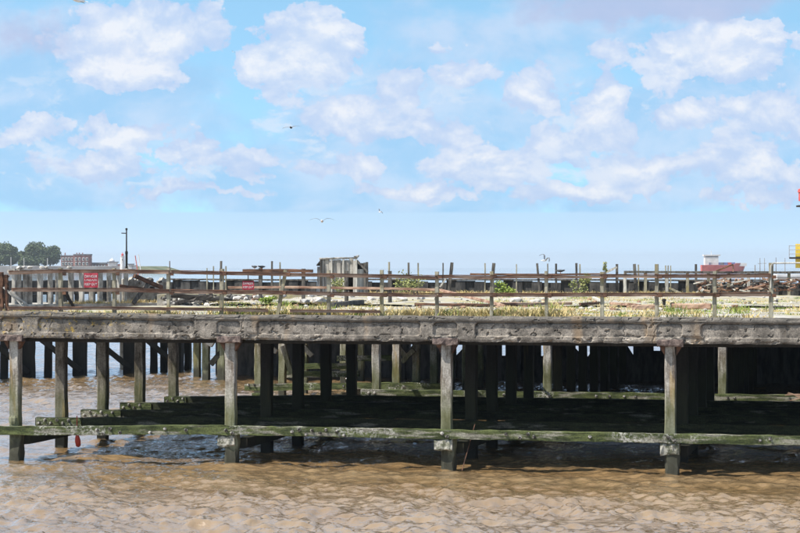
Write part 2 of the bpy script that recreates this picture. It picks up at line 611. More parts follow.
M_WHITE = simple('white_paint', (.70, .69, .67), (.82, .81, .80), 5, .6, bstr=.1)
M_HUT = simple('hut_concrete', (.22, .205, .185), (.47, .44, .39), 3.5, .9, (1, 1, .22), third=(.15, .14, .125))
M_HUTDK = simple('hut_dark', (.03, .028, .026), (.085, .075, .065), 4, .9)
M_ORANGE = simple('orange_cloth', (.62, .10, .02), (.75, .30, .04), 9, .8)
M_ORED = simple('red_plastic', (.36, .025, .015), (.50, .06, .03), 6, .5)
M_GULLW = simple('gull_white', (.74, .74, .74), (.82, .82, .82), 9, .8, bstr=.05)
M_GULLG = simple('gull_grey', (.22, .22, .23), (.34, .34, .36), 9, .8, bstr=.05)
M_GULLB = simple('gull_black', (.015, .015, .015), (.05, .05, .05), 9, .8, bstr=.05)
M_DRY = simple('dry_grass', (.50, .38, .15), (.68, .55, .29), 2.2, .9, third=(.34, .29, .09))
M_GREEN = simple('green_weed', (.13, .20, .03), (.28, .33, .07), 3, .85)
M_BUSH = simple('bush_leaves', (.16, .185, .055), (.34, .34, .13), 3, .85)

# ------------------------------------------------------------------ river
def axis(segs):
    out = [segs[0][0]]
    for (a, b, st0, st1) in segs:
        x = a; 
        while x < b - 1e-6:
            k = (x - a) / (b - a)
            st = st0 * (st1 / st0) ** k
            x = min(b, x + st)
            out.append(x)
    return np.array(out)


ys = axis([(28, 34, .5, .06), (34, 47, .055, .055), (47, 62, .07, .11), (62, 95, .11, .3), (95, 300, .3, 12), (300, 6200, 12, 700)])
xr = axis([(0, 5, .045, .05), (5, 60, .05, 4), (60, 3000, 4, 500)])
xl = -axis([(0, 22, .045, .045), (22, 45, .05, .3), (45, 120, .3, 6), (120, 4000, 6, 500)])
xs = np.concatenate([xl[::-1][:-1], xr])
GX, GY = np.meshgrid(xs, ys)
GX32, GY32 = GX.astype(np.float32), GY.astype(np.float32)
GZ = np.zeros_like(GX32)
wr = np.random.default_rng(3)
# calmer water in the lee of the jetty, choppy in the stream
LEE = np.interp(GY + (fbm(GX * .22, GY * .3, 17, 3) - .5) * 8, [39.5, 43.0, 47, 60, 64], [1.15, .55, .5, .6, 1.0]).astype(np.float32)
PATCH = [sst(fbm(GX * .45 + 3 * q, GY * .7, 60 + q, 2), .22, .62).astype(np.float32) * LEE for q in range(4)]
for i in range(70):
    lam = .15 * (3.4 / .15) ** ((i + wr.random()) / 70)
    ang = math.radians(66) + wr.normal() * (.75 if lam < .7 else .5)
    slope = (.10 if lam < .7 else .028)
    amp = slope * lam / (2 * math.pi)
    kx, ky = math.cos(ang) * 2 * math.pi / lam, math.sin(ang) * 2 * math.pi / lam
    ph = np.float32(kx) * GX32 + np.float32(ky) * GY32 + np.float32(wr.random() * 6.28)
    sn = np.sin(ph)
    wv = sn - np.float32(.30) * (1 - 2 * sn * sn)          # sharper crests, flatter troughs
    if lam < .9:
        wv = wv * PATCH[i % 4]
    GZ += np.float32(amp) * wv
GZ *= np.interp(GY, [0, 75, 120, 260, 600], [1, .9, .5, .2, 0])
GZ *= np.interp(np.abs(GX + 8), [0, 40, 80, 200], [1, .9, .4, 0])
river = link('river', grid_mesh('river', GX, GY, GZ, M_WATER), (0, 0, 0))
tag(river, kind='structure')

# ------------------------------------------------------------------ front jetty
Y0 = 46.1
STEP = 2.9
ROW = [Y0 + STEP * i for i in range(14)]
XC = [atY(p, 400, Y0).x for p in (13.5, 230, 446.6, 670.5)]
XC.append(XC[3] + (XC[3] - XC[2]))
XL = atY(-22, 320, Y0).x
XR = atY(800, 320, Y0).x + 4.5
ZD = 3.507
ZB = 2.93
jetty = empty('derelict_jetty', (XC[1], Y0, 0), 'long derelict jetty with eroded concrete edge beam on timber piles, nearest the viewer', 'jetty')

# eroded concrete edge beam: a modelled face with cast panels, chips and cracks
nx = int((XR - XL) / .02)
bx = np.linspace(XL, XR, nx)
bz = np.linspace(ZB, ZD, 34)
BX, BZ = np.meshgrid(bx, bz)
dep = (fbm(BX * 9, BZ * 9, 1, 5) - .5) * .015 + (fbm(BX * 1.1, BZ * 2, 5, 3) - .5) * .008
mpp = 1 / 43.3


def panel(x0, x1, z0, z1, r=.09):
    ax = np.maximum(np.maximum(x0 + r - BX, BX - (x1 - r)), 0)
    azz = np.maximum(np.maximum(z0 + r - BZ, BZ - (z1 - r)), 0)
    dd = np.sqrt(ax ** 2 + azz ** 2) - r
    inside = np.minimum(np.minimum(BX - x0, x1 - BX), np.minimum(BZ - z0, z1 - BZ))
    return np.where((ax > 0) & (azz > 0), -dd, np.minimum(inside, 1))


for k in range(4):
    c = XC[k]
    for (a, bb) in ((c - .30, c + .27), (c + .68, c + (XC[1] - XC[0]) - .85)):
        pd = panel(a, bb, 3.06, 3.375) + (fbm(BX * 9, BZ * 9, 8, 2) - .5) * .02
        dep += .045 * sst(pd, -.004, .010) * (.6 + .4 * sst(fbm(BX * .8, BZ * .8, 21, 2), .3, .5))
        dep += .03 * np.exp(-((pd - .012) / .012) ** 2) * sst(BZ, 3.2, 3.34)
# chipped lower arris and blocky patch repairs
chip = sst(fbm(BX * 3.4, BZ * 6, 12, 3), .63, .67)
dep += .035 * chip * sst(BZ, 3.12, 3.05)
dep += .035 * sst(fbm(BX * 11, BZ * 11, 14, 3), .71, .75)
dep -= .02 * sst(BZ, 3.39, 3.42)
dep += .02 * sst(fbm(BX * 3, BZ * 14, 31, 3), .56, .62) * sst(BZ, 3.40, 3.46)
# vertical cracks
for cx in (XL + 1.9, XC[1] - .85, XC[1] + .35, XC[2] - 1.0, XC[3] - 1.05, XC[3] - .38, XC[3] + 4.1):
    wob = cx + (fbm(BZ * 7, BZ * 0 + cx, 3, 3) - .5) * .22
    dep += .022 * np.exp(-((BX - wob) / .012) ** 2)
dep += .03 * sst(BZ, ZD - .05, ZD) + .02 * sst(BZ, ZB + .05, ZB)
tilt = .06 * sst(-BX, -(XC[1] - .5), -XC[0])
BY = Y0 - .1 + dep
top = fbm(bx * 3, bx * 0, 2, 4)
bzz = BZ + tilt * (BZ - ZB) / (ZD - ZB) + (BZ - ZB) / (ZD - ZB) * (top - .5) * .03 + ((ZD - BZ) / (ZD - ZB)) ** 4 * (fbm(bx * 4, bx * 0, 4, 4) - .5) * .05
X2 = np.vstack([bx, bx, BX, bx, bx])
Y2 = np.vstack([bx * 0 + Y0 + .4, bx * 0 + Y0 + .15, BY, BY[-1] + .12, bx * 0 + Y0 + .4])
Z2 = np.vstack([bx * 0 + ZB + .02, bzz[0] + .01, bzz, bzz[-1] + .012 + (fbm(bx * 5, bx * 0, 6, 3) - .5) * .02, bx * 0 + ZD - .02])
beam = link('edge_beam', grid_mesh('edge_beam', X2, Y2, Z2, M_CONC, False), (0, 0, 0), jetty)

# deck of the jetty
dxs = np.linspace(XL + .15, XR - .1, 200)
dys = np.linspace(Y0 + .3, 58.3, 110)
DX, DY = np.meshgrid(dxs, dys)
DZ = ZD - .02 + (fbm(DX * 1.3, DY * 1.3, 3, 4) - .5) * .07 + .05 * sst(-DX, -(XC[1] - .5), -XC[0]) * sst(-DY, -(Y0 + 2), -Y0)
link('deck_surface', grid_mesh('deck_surface', DX, DY, DZ, M_DECK), (0, 0, 0), jetty)
MB().span((XL + .2, Y0 + .36, ZB + .03), (XR - .15, 58.25, ZD - .09)).build('deck_slab', M_SLAB, jetty)


def pile_mesh(name, mat, seed, z0, z1, wd=.25, n=14, jit=.010):
    return MB().timber((0, 0, z0), (0, 0, z1), wd, wd, n, jit, .14, seed=seed).mesh(name, mat)


PM = [pile_mesh('pile', M_PILE, s, -1.2, ZB + .02, .24) for s in (1, 2, 3, 4, 5, 6)]
PMD = [pile_mesh('pile', M_PILE_SHADE, s, -1.2, ZB + .02, .27) for s in (7, 8, 9)]
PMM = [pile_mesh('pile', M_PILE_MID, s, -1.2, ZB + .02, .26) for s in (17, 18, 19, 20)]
PLOW = [MB().timber((0, 0, -1.2), (0, 0, .72), .28, .28, 10, .025, .2, seed=s).mesh('pile_foot', M_PILE) for s in (3, 4)]


def add_bolts(par, y, pts):
    for (x, z) in pts:
        o = link('bolt', BOLT, (x, y, z), par)


BOLT = MB().lathe((0, 0, 0), [(.044, 0), (.046, .015), (.030, .02), (.028, .05), (.02, .055)], 6, Matrix.Rotation(math.pi / 2, 3, 'X')).mesh('bolt', M_BOLT, False)

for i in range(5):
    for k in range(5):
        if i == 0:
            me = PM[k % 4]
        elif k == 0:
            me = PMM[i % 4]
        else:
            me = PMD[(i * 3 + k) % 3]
        o = link('pile', me, (XC[k], ROW[i] + .12, 0), jetty)
        o.rotation_euler = (0, 0, (i * 7 + k) % 4 * math.pi / 2)
    # headstock timber under the slab
    MB().timber((XL + .4, ROW[i] + .42, 2.90), (XR - .3, ROW[i] + .42, 2.90), .22, .14, 24, .008).build('headstock', M_BLACK, jetty)
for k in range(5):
    MB().timber((XC[k] + .27, Y0 + .15, .49), (XC[k] + .27, ROW[4] + .6, .49), .2, .24, 14, .014).build('tie_beam', M_PILE_SHADE, jetty)

# stained caps with brackets over the front piles, low barnacled blocks
for k in range(5):
    c = MB().timber((XC[k] - .29, Y0 - .06, 2.935), (XC[k] + .29, Y0 - .06, 2.935), .22, .15, 6, .016, .22).build('pile_cap', M_CAP, jetty)
    for s in (-1, 1):
        b_ = MB()
        x0 = XC[k] + s * .13; x1 = XC[k] + s * .25
        vs = [(x0, Y0 - .02, 2.86), (x1, Y0 - .02, 2.86), (x0, Y0 - .02, 2.66), (x0, Y0 + .16, 2.86), (x1, Y0 + .16, 2.86), (x0, Y0 + .16, 2.66)]
        b_.add(vs, [(0, 1, 2), (3, 5, 4), (0, 3, 4, 1), (1, 4, 5, 2), (0, 2, 5, 3)])
        b_.build('bracket', M_RUSTDK, c)
    if k:
        MB().timber((XC[k] - .30 + .03 * k, Y0 - .03, .56), (XC[k] + .14 + .02 * k, Y0 - .03, .56), .26, .25, 6, .022, .25, seed=k).build('concrete_block', M_BLOCK, jetty)
    link('pile_foot', PLOW[k % 2], (XC[k] + .02, Y0 + .06, 0), jetty)
# turned foot and collar of the end pile
MB().lathe((XC[0], Y0 + .12, 0), [(.15, .86), (.165, .92), (.165, 1.0), (.14, 1.06)], 10).build('pile_collar', M_PILE, jetty)


def zw(x, base=.815):
    """the walings sag towards the jetty's end"""
    return base - .105 * float(sst(-x, -XC[1], -XC[0]))


def waler(y, x0, x1, mat, hz=.21, wd=.16, par=jetty, base=.815, n=None, name='waling'):
    n = n or max(6, int((x1 - x0) / .35))
    mb = MB()
    r = random.Random(int(y * 10 + x0))
    vs = []
    k = .1
    for i in range(n + 1):
        x = x0 + (x1 - x0) * i / n
        zc = zw(x, base)
        for (a, b_) in ((-1 + k, -1), (1 - k, -1), (1, -1 + k), (1, 1 - k), (1 - k, 1), (-1 + k, 1), (-1, 1 - k), (-1, -1 + k)):
            vs.append((x, y + a * wd / 2 + r.uniform(-1, 1) * .012, zc + b_ * hz / 2 + r.uniform(-1, 1) * .014))
    fs = [tuple(range(7, -1, -1)), tuple(n * 8 + i for i in range(8))]
    for i in range(n):
        for j in range(8):
            q = (j + 1) % 8
            fs.append((i * 8 + j, i * 8 + 8 + j, i * 8 + 8 + q, i * 8 + q))
    mb.add(vs, fs)
    return mb.build(name, mat, par)


wl = [waler(Y0 - .10, XL + .05, XR - .2, M_WALER, n=110)]
pts = []
for px_, dz_ in ((97, .02), (103, -.06), (110, .05), (120, -.05), (165, .03), (226, .0), (232, -.06), (292, .0), (299, .05), (306, -.06), (312, .03), (320, -.03),
                 (326, .05), (337, .02), (344, -.06), (442, .02), (447, -.05), (506, .03), (520, -.04), (528, .04), (534, -.02), (590, .0), (668, .03), (674, -.04), (760, .0), (770, .04), (150, -.06), (186, .0)):
    X_ = atY(px_, 430, Y0 - .18).x
    pts.append((X_, zw(X_) + dz_))
add_bolts(wl[0], Y0 - .18, pts)
starts = [None, 38, 83, 122, 166]
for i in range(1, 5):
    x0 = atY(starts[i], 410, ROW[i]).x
    w_ = waler(ROW[i] - .10, x0, XR - .2, M_WALER_SHADE, par=jetty)
    pl_ = MB().timber((x0 + .03, ROW[i] - .195, zw(x0)), (x0 + (1.25, 1.15, .95, .7)[i - 1], ROW[i] - .195, zw(x0 + 1)), .03, .185, 6, .008, .1).build('sunlit_end_plank', M_WALER, w_)  # added pale plank, paints the sunlit end of the dark waling
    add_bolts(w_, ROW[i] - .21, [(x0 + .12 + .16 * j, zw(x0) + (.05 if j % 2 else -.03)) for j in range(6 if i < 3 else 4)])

# ------------------------------------------------------------------ rear jetty
back = empty('rear_jetty', (XC[2], ROW[5], 0), 'rear jetty with sunlit piles seen under the front jetty', 'jetty')
ZB2 = 2.93
for i in range(5, 13):
    for k in range(0 if i >= 6 else 1, 5):
        lit_ = (i == 5) or (k <= 1)  # pale pile where sun reaches, shade-coloured copy elsewhere
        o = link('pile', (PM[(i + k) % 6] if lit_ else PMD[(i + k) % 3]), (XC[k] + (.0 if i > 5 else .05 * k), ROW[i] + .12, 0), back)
        o.rotation_euler = (0, 0, (i + k) % 4 * math.pi / 2)
    xs0 = XC[1] - .3 if i < 6 else XC[0] - .3
    MB().timber((xs0, ROW[i] + .4, 2.88), (XR + 3, ROW[i] + .4, 2.88), .22, .18, 20, .012).build('headstock', M_BLACK, back)
wb = waler(ROW[5] - .10, atY(362, 390, ROW[5]).x, XR + 4, M_WALER, par=back, base=.82)
add_bolts(wb, ROW[5] - .18, [(atY(q, 390, ROW[5]).x, .82) for q in (370, 376, 505, 550, 597, 610, 625, 636, 728, 735, 790)])
wb = waler(ROW[6] - .10, atY(246, 384, ROW[6]).x, atY(443, 384, ROW[6]).x, M_WALER, par=back, base=.86)
add_bolts(wb, ROW[6] - .18, [(atY(q, 384, ROW[6]).x, .84) for q in (250, 256, 262, 300, 330, 345, 380, 405)])
waler(ROW[6] - .28, atY(255, 384, ROW[6]).x, atY(268, 384, ROW[6]).x, M_WALER, par=back, base=.58)
waler(ROW[7] - .10, atY(372, 384, ROW[7]).x, atY(420, 384, ROW[7]).x, M_WALER, par=back, base=.72)
waler(ROW[8] - .10, atY(288, 378, ROW[8]).x, atY(360, 378, ROW[8]).x, M_WALER, par=back, base=.98)
waler(ROW[9] - .10, atY(305, 372, ROW[9]).x, atY(352, 372, ROW[9]).x, M_WALER, par=back, base=1.12)
waler(ROW[10] - .10, atY(338, 365, ROW[10]).x, atY(400, 365, ROW[10]).x, M_WALER, par=back, base=1.28)
# loose timbers hanging at the end bays
for (a, b_) in (((262, 341), (277, 352)), ((300, 343), (312, 356)), ((395, 343), (408, 358)), ((283, 346), (292, 374)), ((414, 350), (402, 362))):
    MB().timber(atY(*a, ROW[7] - .3), atY(*b_, ROW[7] - .3), .16, .16, 6, .01).build('broken_brace', M_PILE, back)
YE = 84.0
dys = np.linspace(60.55, YE, 120)
for (xa, ya, yb) in ((XC[1] - .45, 60.55, 63.2), (XC[0] - .6, 63.2, YE)):
    X_, Y_ = np.meshgrid(np.linspace(xa, XR + 6, 180), np.linspace(ya, yb, 16 if yb < 70 else 90))
    Z_ = ZD - .02 + (fbm(X_ * .9, Y_ * .9, 13, 4) - .5) * .12
    link('deck_surface', grid_mesh('deck_surface', X_, Y_, Z_, M_DECK), (0, 0, 0), back)
    MB().span((xa + .05, ya + .05, ZB2 + .03), (XR + 5.9, yb - .02, ZD - .12)).build('deck_slab', M_SLAB, back)
# boarded bulkhead closing the far side; some boards have lost their tops
bw = .27
x = XC[0] + 1.3
r = random.Random(8)
gapx = [atY(q, 350, YE - 1.2).x for q in (411, 413, 461, 502, 541, 579, 590, 631, 660, 699)]
BOARD = {}
j = 0
while x < XR + 5:
    gap = any(abs(x - g) < bw * .5 for g in gapx)
    hh = (1.0, 1.15, 1.08, 1.26)[j % 4] if gap else 2.95
    key = (hh, j % 3)
    if key not in BOARD:
        BOARD[key] = MB().timber((0, 0, -.8), (0, 0, hh), bw * 1.06, .06, 5, .004, .08, seed=j).mesh('bulkhead_board', M_DARKWALL)
    if gap:                                   # broken-off board with a slanting top
        sl = ((j * 13) % 7 - 3) * .07
        me_ = BOARD[key].copy()
        for v_ in me_.vertices:
            if v_.co.z > .5:
                v_.co.z += v_.co.x / bw * sl * 2
        BOARD[(hh, j % 3, j)] = me_
        key = (hh, j % 3, j)
    link('bulkhead_board', BOARD[key], (x, YE - 1.2 + .065 * (j % 2), 0), back)
    x += bw; j += 1
for z_ in (.9, 2.3):
    MB().timber((XC[0] + 1.2, YE - 1.08, z_), (XR + 5, YE - 1.08, z_), .14, .2, 20, .01).build('bulkhead_rail', M_BLACK, back)
# pale end piles at the back left corner
for (px_, py_, wd_, tp) in ((197, 378, .27, 341), (206, 379.5, .28, 345), (222, 380, .30, 341), (241, 374, .24, 341)):
    p = atZ(px_, py_, 0)
    MB().timber((p.x, p.y, -1), (p.x, p.y, 2.95), wd_, wd_, 10, .014).build('pile', M_PILE, back)
pa, pb = atZ(200, 379, 0), atZ(245, 379, 0)
MB().timber((pa.x, pa.y + .2, 2.85), (pb.x + 1, pb.y + .2, 2.85), .3, .3, 8, .01).build('headstock', M_PILE, back)
q0 = atZ(206, 379.5, 0)
MB().timber(atY(203, 338, q0.y - .2), atY(213, 345, q0.y - .2), .2, .22, 4, .01).build('broken_brace', M_PALECONC, back)
MB().timber(atY(211, 364, q0.y - .25), atY(222, 352, q0.y - .25), .2, .22, 4, .01).build('broken_brace', M_BLACK, back)
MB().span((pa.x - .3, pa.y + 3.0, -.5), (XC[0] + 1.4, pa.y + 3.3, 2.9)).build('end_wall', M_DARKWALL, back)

# ------------------------------------------------------------------ side jetty on the left (black)
P0 = atZ(10, 379, 0); P1 = atZ(180, 371.5, 0)
dC = (P1 - P0).normalized()
nC = Vector((-dC.y, dC.x, 0))
if nC.y < 0:
    nC = -nC


def onC(px, off=0.0):
    d = ray(px, 300)
    # intersect the vertical plane through P0+off*nC along dC, seen from above
    q = P0 + nC * off
    A = Matrix(((d.x, -dC.x), (d.y, -dC.y)))
    s = A.inverted() @ Vector((q.x, q.y))
    return Vector((d.x * s[0], d.y * s[0], 0))


side = empty('side_jetty', onC(90), 'black timber jetty with diagonal braces standing in the river at far left', 'jetty')
ZC = 3.08
wides = [-22, 28, 80, 130, 177]
for q, p_ in enumerate(wides):
    a = onC(p_)
    MB().timber((a.x, a.y, -1), (a.x, a.y, ZC - .3), .52, .42, 10, .012, .1).build('pile', M_BLACK, side)
    if q < 4:
        b0 = onC(p_ + 6); b1 = onC(wides[q + 1] - 3)
        off = -nC * .24
        MB().timber(Vector((b0.x, b0.y, 1.75)) + off, Vector((b1.x, b1.y, .25)) + off, .13, .22, 8, .01).build('diagonal_brace', M_BLACK, side)
for p_ in (4, 48, 100, 154, 164, 188):
    a = onC(p_, .3)
    MB().timber((a.x, a.y, -1), (a.x, a.y, ZC - .3), .27, .27, 10, .012, .1).build('pile', M_BLACK, side)
a = onC(122, 4)
MB().timber((a.x, a.y, -1), (a.x, a.y, ZC - .3), .16, .16, 8, .012, .1).build('pile', M_PALECONC, side)
eL, eR = onC(-70), onC(192)
MB().timber(Vector((eL.x, eL.y, ZC - .22)), Vector((eR.x, eR.y, ZC - .22)), .5, .42, 30, .012).build('edge_beam', M_PALECONC, side)
mb = MB()
w4 = [eL + nC * .2, eR + nC * .2, eR + nC * 5, eL + nC * 5]
mb.add([(p.x, p.y, ZC - .35) for p in w4] + [(p.x, p.y, ZC - .02) for p in w4], [(3, 2, 1, 0), (4, 5, 6, 7), (0, 1, 5, 4), (1, 2, 6, 5), (2, 3, 7, 6), (3, 0, 4, 7)])
mb.build('deck_slab', M_PALECONC, side)

# pale concrete colonnade standing on it
colo = empty('concrete_colonnade', onC(70) + Vector((0, 0, ZC)), 'row of pale concrete posts with a top beam behind the rails at far left', 'colonnade')
for q, p_ in enumerate((14, 19, 25.5, 30, 40, 50.5, 58, 71, 81.5, 92, 100, 109, 119.5, 126)):
    a = onC(p_)
    ht = ZC + 1.42 + RND.uniform(-.03, .06)
    MB().timber((a.x, a.y, ZC - .02), (a.x, a.y, ht), RND.uniform(.14, .2), .18, 5, .012).build('post', M_PALECONC if q % 4 else M_POSTPALE, colo)
b0, b1 = onC(8), onC(128)
MB().timber(Vector((b0.x, b0.y + .05, ZC + 1.38)), Vector((b1.x, b1.y + .05, ZC + 1.38)), .16, .1, 24, .01).build('top_beam', M_PALECONC, colo)
for p_ in (19, 23, 30, 42, 46, 70):
    a = onC(p_)
    MB().rock((a.x, a.y, ZC + 1.53), .13, int(p_), (1, 1, .6)).build('broken_capital', M_STONE, colo)
# dark wall behind it
b0, b1 = onC(2, 4.2), onC(135, 4.2)
dw = MB().timber(Vector((b0.x, b0.y, ZC + .62)), Vector((b1.x, b1.y, ZC + .62)), .3, .62, 24, .02).build('pipe_wall', M_DARKWALL)
tag(dw, 'low dark wall behind the pale concrete posts at far left', 'wall')
dw.location.z = ZC + .30
st = MB()
for p_ in range(8, 136, 14):
    a = onC(p_, 4.2)
    st.span((a.x - .12, a.y - .12, ZC - .02), (a.x + .12, a.y + .12, ZC + .34))
st.build('wall_foot', M_DARKWALL, dw)

# ------------------------------------------------------------------ front fence
YF = Y0 + .25
fence = empty('front_fence', (XC[1], YF, ZD), 'rusty two-rail fence with grey wooden posts along the edge of the front jetty', 'fence')
posts = [(61, 268, 61, .09), (114.5, 268, 114.5, .085), (168.5, 268, 168.5, .08), (221.5, 269, 221.5, .09), (286, 270.5, 277, .075), (329, 270, 329, .08), (382, 270, 382, .08),
         (437, 271.5, 437, .08), (491.5, 271.5, 491.5, .075), (546.5, 271, 546.5, .075), (602, 272, 602, .085), (657, 264, 657, .08), (714.5, 271, 714.5, .09), (771, 263, 771, .095)]
for (tx, ty, bx_, wd_) in posts:
    t_ = atY(tx, ty, YF); b_ = atY(bx_, 312, YF)
    MB().timber((b_.x, YF, ZD - .06), (t_.x, YF, t_.z), wd_, wd_, 8, .006, .12).build('post', M_POST, fence)
tp = atY(221.5, 261, YF)
MB().timber((tp.x + .0, YF - .03, 4.3), (tp.x, YF - .03, tp.z), .045, .045, 4, .003).build('iron_stub', M_POSTDK, fence)
tp = atY(168.5, 261, YF)
MB().tube([(tp.x + .03, YF, 4.4), (tp.x + .03, YF, tp.z)], .012, 6).build('iron_stub', M_RUSTDK, fence)


def rail(pts, wd=.055, ht=.066, mat=None, name='rail', par=None, y=None):
    mb = MB()
    P = [atY(px_, py_, y if y is not None else YF - .075) for (px_, py_) in pts]
    for a, b_ in zip(P[:-1], P[1:]):
        mb.timber(a, b_, wd, ht, 6, .006, .15)
    o = mb.build(name, mat or M_RUST, par or fence)
    if par is None:                          # angle iron: a darker flange along the top
        fl = MB()
        for a, b_ in zip(P[:-1], P[1:]):
            u_ = Vector((0, -.012, ht * .5 + .010))
            fl.timber(a + u_, b_ + u_, .085, .016, 6, .004, .15)
        fl.build('flange', M_RUSTDK, o)
    return o


rail([(9, 273), (61, 271.5), (114, 271.5), (169, 272.5)])
rail([(171, 272.3), (222, 273.5), (286, 274.5)])
rail([(284, 275), (330, 275.5), (382, 276.5), (437, 277.3)])
rail([(438, 277), (492, 277), (547, 277), (602, 276.5)])
rail([(602, 276.3), (657, 276.3), (714, 276.5), (771, 275.8)])
rail([(12, 290), (61, 290), (114, 290), (169, 291.5)])
rail([(171, 291.4), (222, 292), (284, 293)])
rail([(281, 293), (330, 294), (382, 295), (437, 295.2)])
rail([(438, 295), (492, 295.2), (547, 295.3), (602, 295)])
rail([(602, 295), (657, 295), (714, 295), (771, 294.6)])
rail([(8, 308.6), (61, 308.6), (114, 308.6), (169, 309.2), (222, 309.8)], ht=.06)
rail([(224, 310), (268, 310.5)], ht=.06)
rail([(290, 311), (380, 312)], ht=.05)
# dark clamps where rails meet posts
for (tx, ty, bx_, wd_) in posts:
    for py_ in ((274, 293) if tx < 300 else (277, 295.5)):
        p = atY(bx_ + (tx - bx_) * (312 - py_) / 42 + 3.2, py_, YF - .12)
        MB().box(p, (.09, .03, .075)).build('clamp', M_RUSTDK, fence)
# bent pipe handrail on the last post
p0 = atY(771, 263.2, YF - .07)
mb = MB().tube([p0 + Vector((0, 0, -.55)), p0 + Vector((0, 0, -.06)), p0 + Vector((.05, 0, 0)), p0 + Vector((1.2, 0, .01)), p0 + Vector((2.4, 0, 0))], .018, 8)
mb.build('pipe_handrail', M_POSTPALE, fence)

# rusted tangle at the left end
tg = empty('rusted_gate', atY(3, 312, YF), 'twisted rusted gate frame leaning at the left end of the rails', 'gate')
for (a, b_, wd_) in (((1, 272), (2, 311), .09), ((6, 275), (7, 311), .07), ((-3, 280), (9, 286), .07), ((-3, 298), (8, 300), .07), ((3, 287), (26, 309), .035), ((10, 291), (32, 309), .035), ((-2, 291), (9, 276), .06), ((-4, 285), (8, 306), .05), ((3, 275), (9, 290), .05)):
    MB().timber(atY(*a, YF - .02), atY(*b_, YF + .05), wd_, wd_, 5, .012).build('bar', M_RUSTDK if wd_ > .04 else M_POSTPALE, tg)

# ------------------------------------------------------------------ signs
def sign(px0, px1, py0, py1, Y, lines, name_lbl, sizes):
    a = atY(px0, py1, Y); b_ = atY(px1, py0, Y)
    s = empty('warning_sign', ((a.x + b_.x) / 2, Y, a.z), name_lbl, 'sign')
    W_, H_ = b_.x - a.x, b_.z - a.z
    MB().box(((a.x + b_.x) / 2, Y, (a.z + b_.z) / 2), (W_, .012, H_)).build('panel', M_RED, s)
    for (txt, zf, sz) in zip(lines, sizes[0], sizes[1]):
        cu = bpy.data.curves.new('lettering', 'FONT')
        cu.body = txt; cu.size = 1; cu.align_x = 'CENTER'; cu.align_y = 'CENTER'; cu.extrude = .001; cu.offset = .005
        tmp = bpy.data.objects.new('tmp', cu); COL.objects.link(tmp)
        bpy.context.view_layer.update()
        me = bpy.data.meshes.new_from_object(tmp.evaluated_get(bpy.context.evaluated_depsgraph_get()))
        wt = max(v.co.x for v in me.vertices) - min(v.co.x for v in me.vertices)
        ht = max(v.co.y for v in me.vertices) - min(v.co.y for v in me.vertices)
        bpy.data.objects.remove(tmp)
        sx = W_ * .88 / wt; sy = H_ * sz / ht
        M = Matrix.Rotation(math.pi / 2, 4, 'X') @ Matrix.Diagonal((sx, sy, 1, 1))
        me.transform(M)
        me.materials.clear(); me.materials.append(M_LETTER)
        link('lettering', me, ((a.x + b_.x) / 2, Y - .010, a.z + H_ * zf), s)
    return s


sign(84, 98, 273, 287.5, YF - .14, ['DANGER', 'UNSAFE', 'KEEP OUT'], 'red sign with three lines of white lettering before the pale concrete posts', ((.76, .50, .22), (.18, .14, .17)))
sg2 = sign(242.5, 254, 281, 289.6, YF - .03, ['DANGER', 'KEEP OUT'], 'small red sign with two lines of white lettering between grey fence post and leaning post', ((.70, .27), (.28, .24)))
sgp = atY(248, 285, YF - .03)
MB().timber((sgp.x, YF - .015, ZD - .1 + .62), (sgp.x, YF - .015, atY(248, 274, YF).z), .02, .015, 3, .001).build('hanger', M_RUSTDK, sg2)

# ------------------------------------------------------------------ second (inner) fence on the rear jetty
Y2 = 64.5
inner = empty('inner_fence', atY(340, 303, Y2), 'collapsed dark inner fence behind the leaning post, one rail fallen to the ground', 'fence')
for (px_, ty) in ((303.5, 268.5), (346.5, 271), (390, 271), (260.5, 268)):
    t_ = atY(px_, ty, Y2)
    MB().timber((t_.x, Y2, ZD - .06), (t_.x, Y2, t_.z), .105, .1, 6, .008).build('post', M_POSTDK, inner)
rail([(243, 270.8), (280, 270.6), (313, 271)], .07, .10, M_RUSTDK, par=inner, y=Y2 - .09)
rail([(228, 287.5), (300, 287.2), (390, 288.5), (442, 290)], .06, .075, M_RUST, par=inner, y=Y2 - .09)
fr = MB().timber(atY(441, 290.2, Y2 - .2), atZ(505, 306, ZD + .02), .06, .08, 8, .006).build('rail', M_RUST, inner)

# ------------------------------------------------------------------ rear fence and parapet
YR = 83.2
rear = empty('rear_fence', atY(620, 293, YR), 'broken row of thin posts and dark top rail along the far side of the deck', 'fence')
for (px_, ty, m_, wd_, ln) in ((408.5, 262.5, 0, .07, 0), (418, 263, 1, .05, 0), (443, 263, 0, .05, 0), (452, 262.5, 0, .12, 1.2), (485, 263, 1, .05, 0), (493.8, 263, 0, .12, 1), (516.5, 264, 1, .04, 0), (537, 263.3, 0, .085, -1),
                       (547.5, 263.7, 1, .04, 0), (556, 263.5, 0, .075, 0), (576.5, 263, 0, .085, 0), (580, 264, 1, .05, 0), (617, 264, 0, .1, 0), (634.5, 264, 0, .11, -.5), (638.5, 264.5, 1, .05, 0), (665.5, 265.5, 1, .05, 0),
                       (668, 265.5, 1, .04, 0), (670.5, 265.5, 1, .04, 0), (696, 264, 0, .09, 0), (272, 261, 0, .07, 0), (280, 262, 1, .05, 0), (389, 262, 1, .06, 0), (367, 262, 0, .09, 0),
                       (226, 266, 1, .05, 0), (213.5, 266, 1, .04, 0), (207, 268, 1, .04, 0)):
    t_ = atY(px_, ty, YR)
    MB().timber((t_.x - ln * .12, YR, ZD - .05), (t_.x, YR, t_.z), wd_, wd_, 5, .006).build('post', M_POSTDK if m_ == 0 else M_POST, rear)
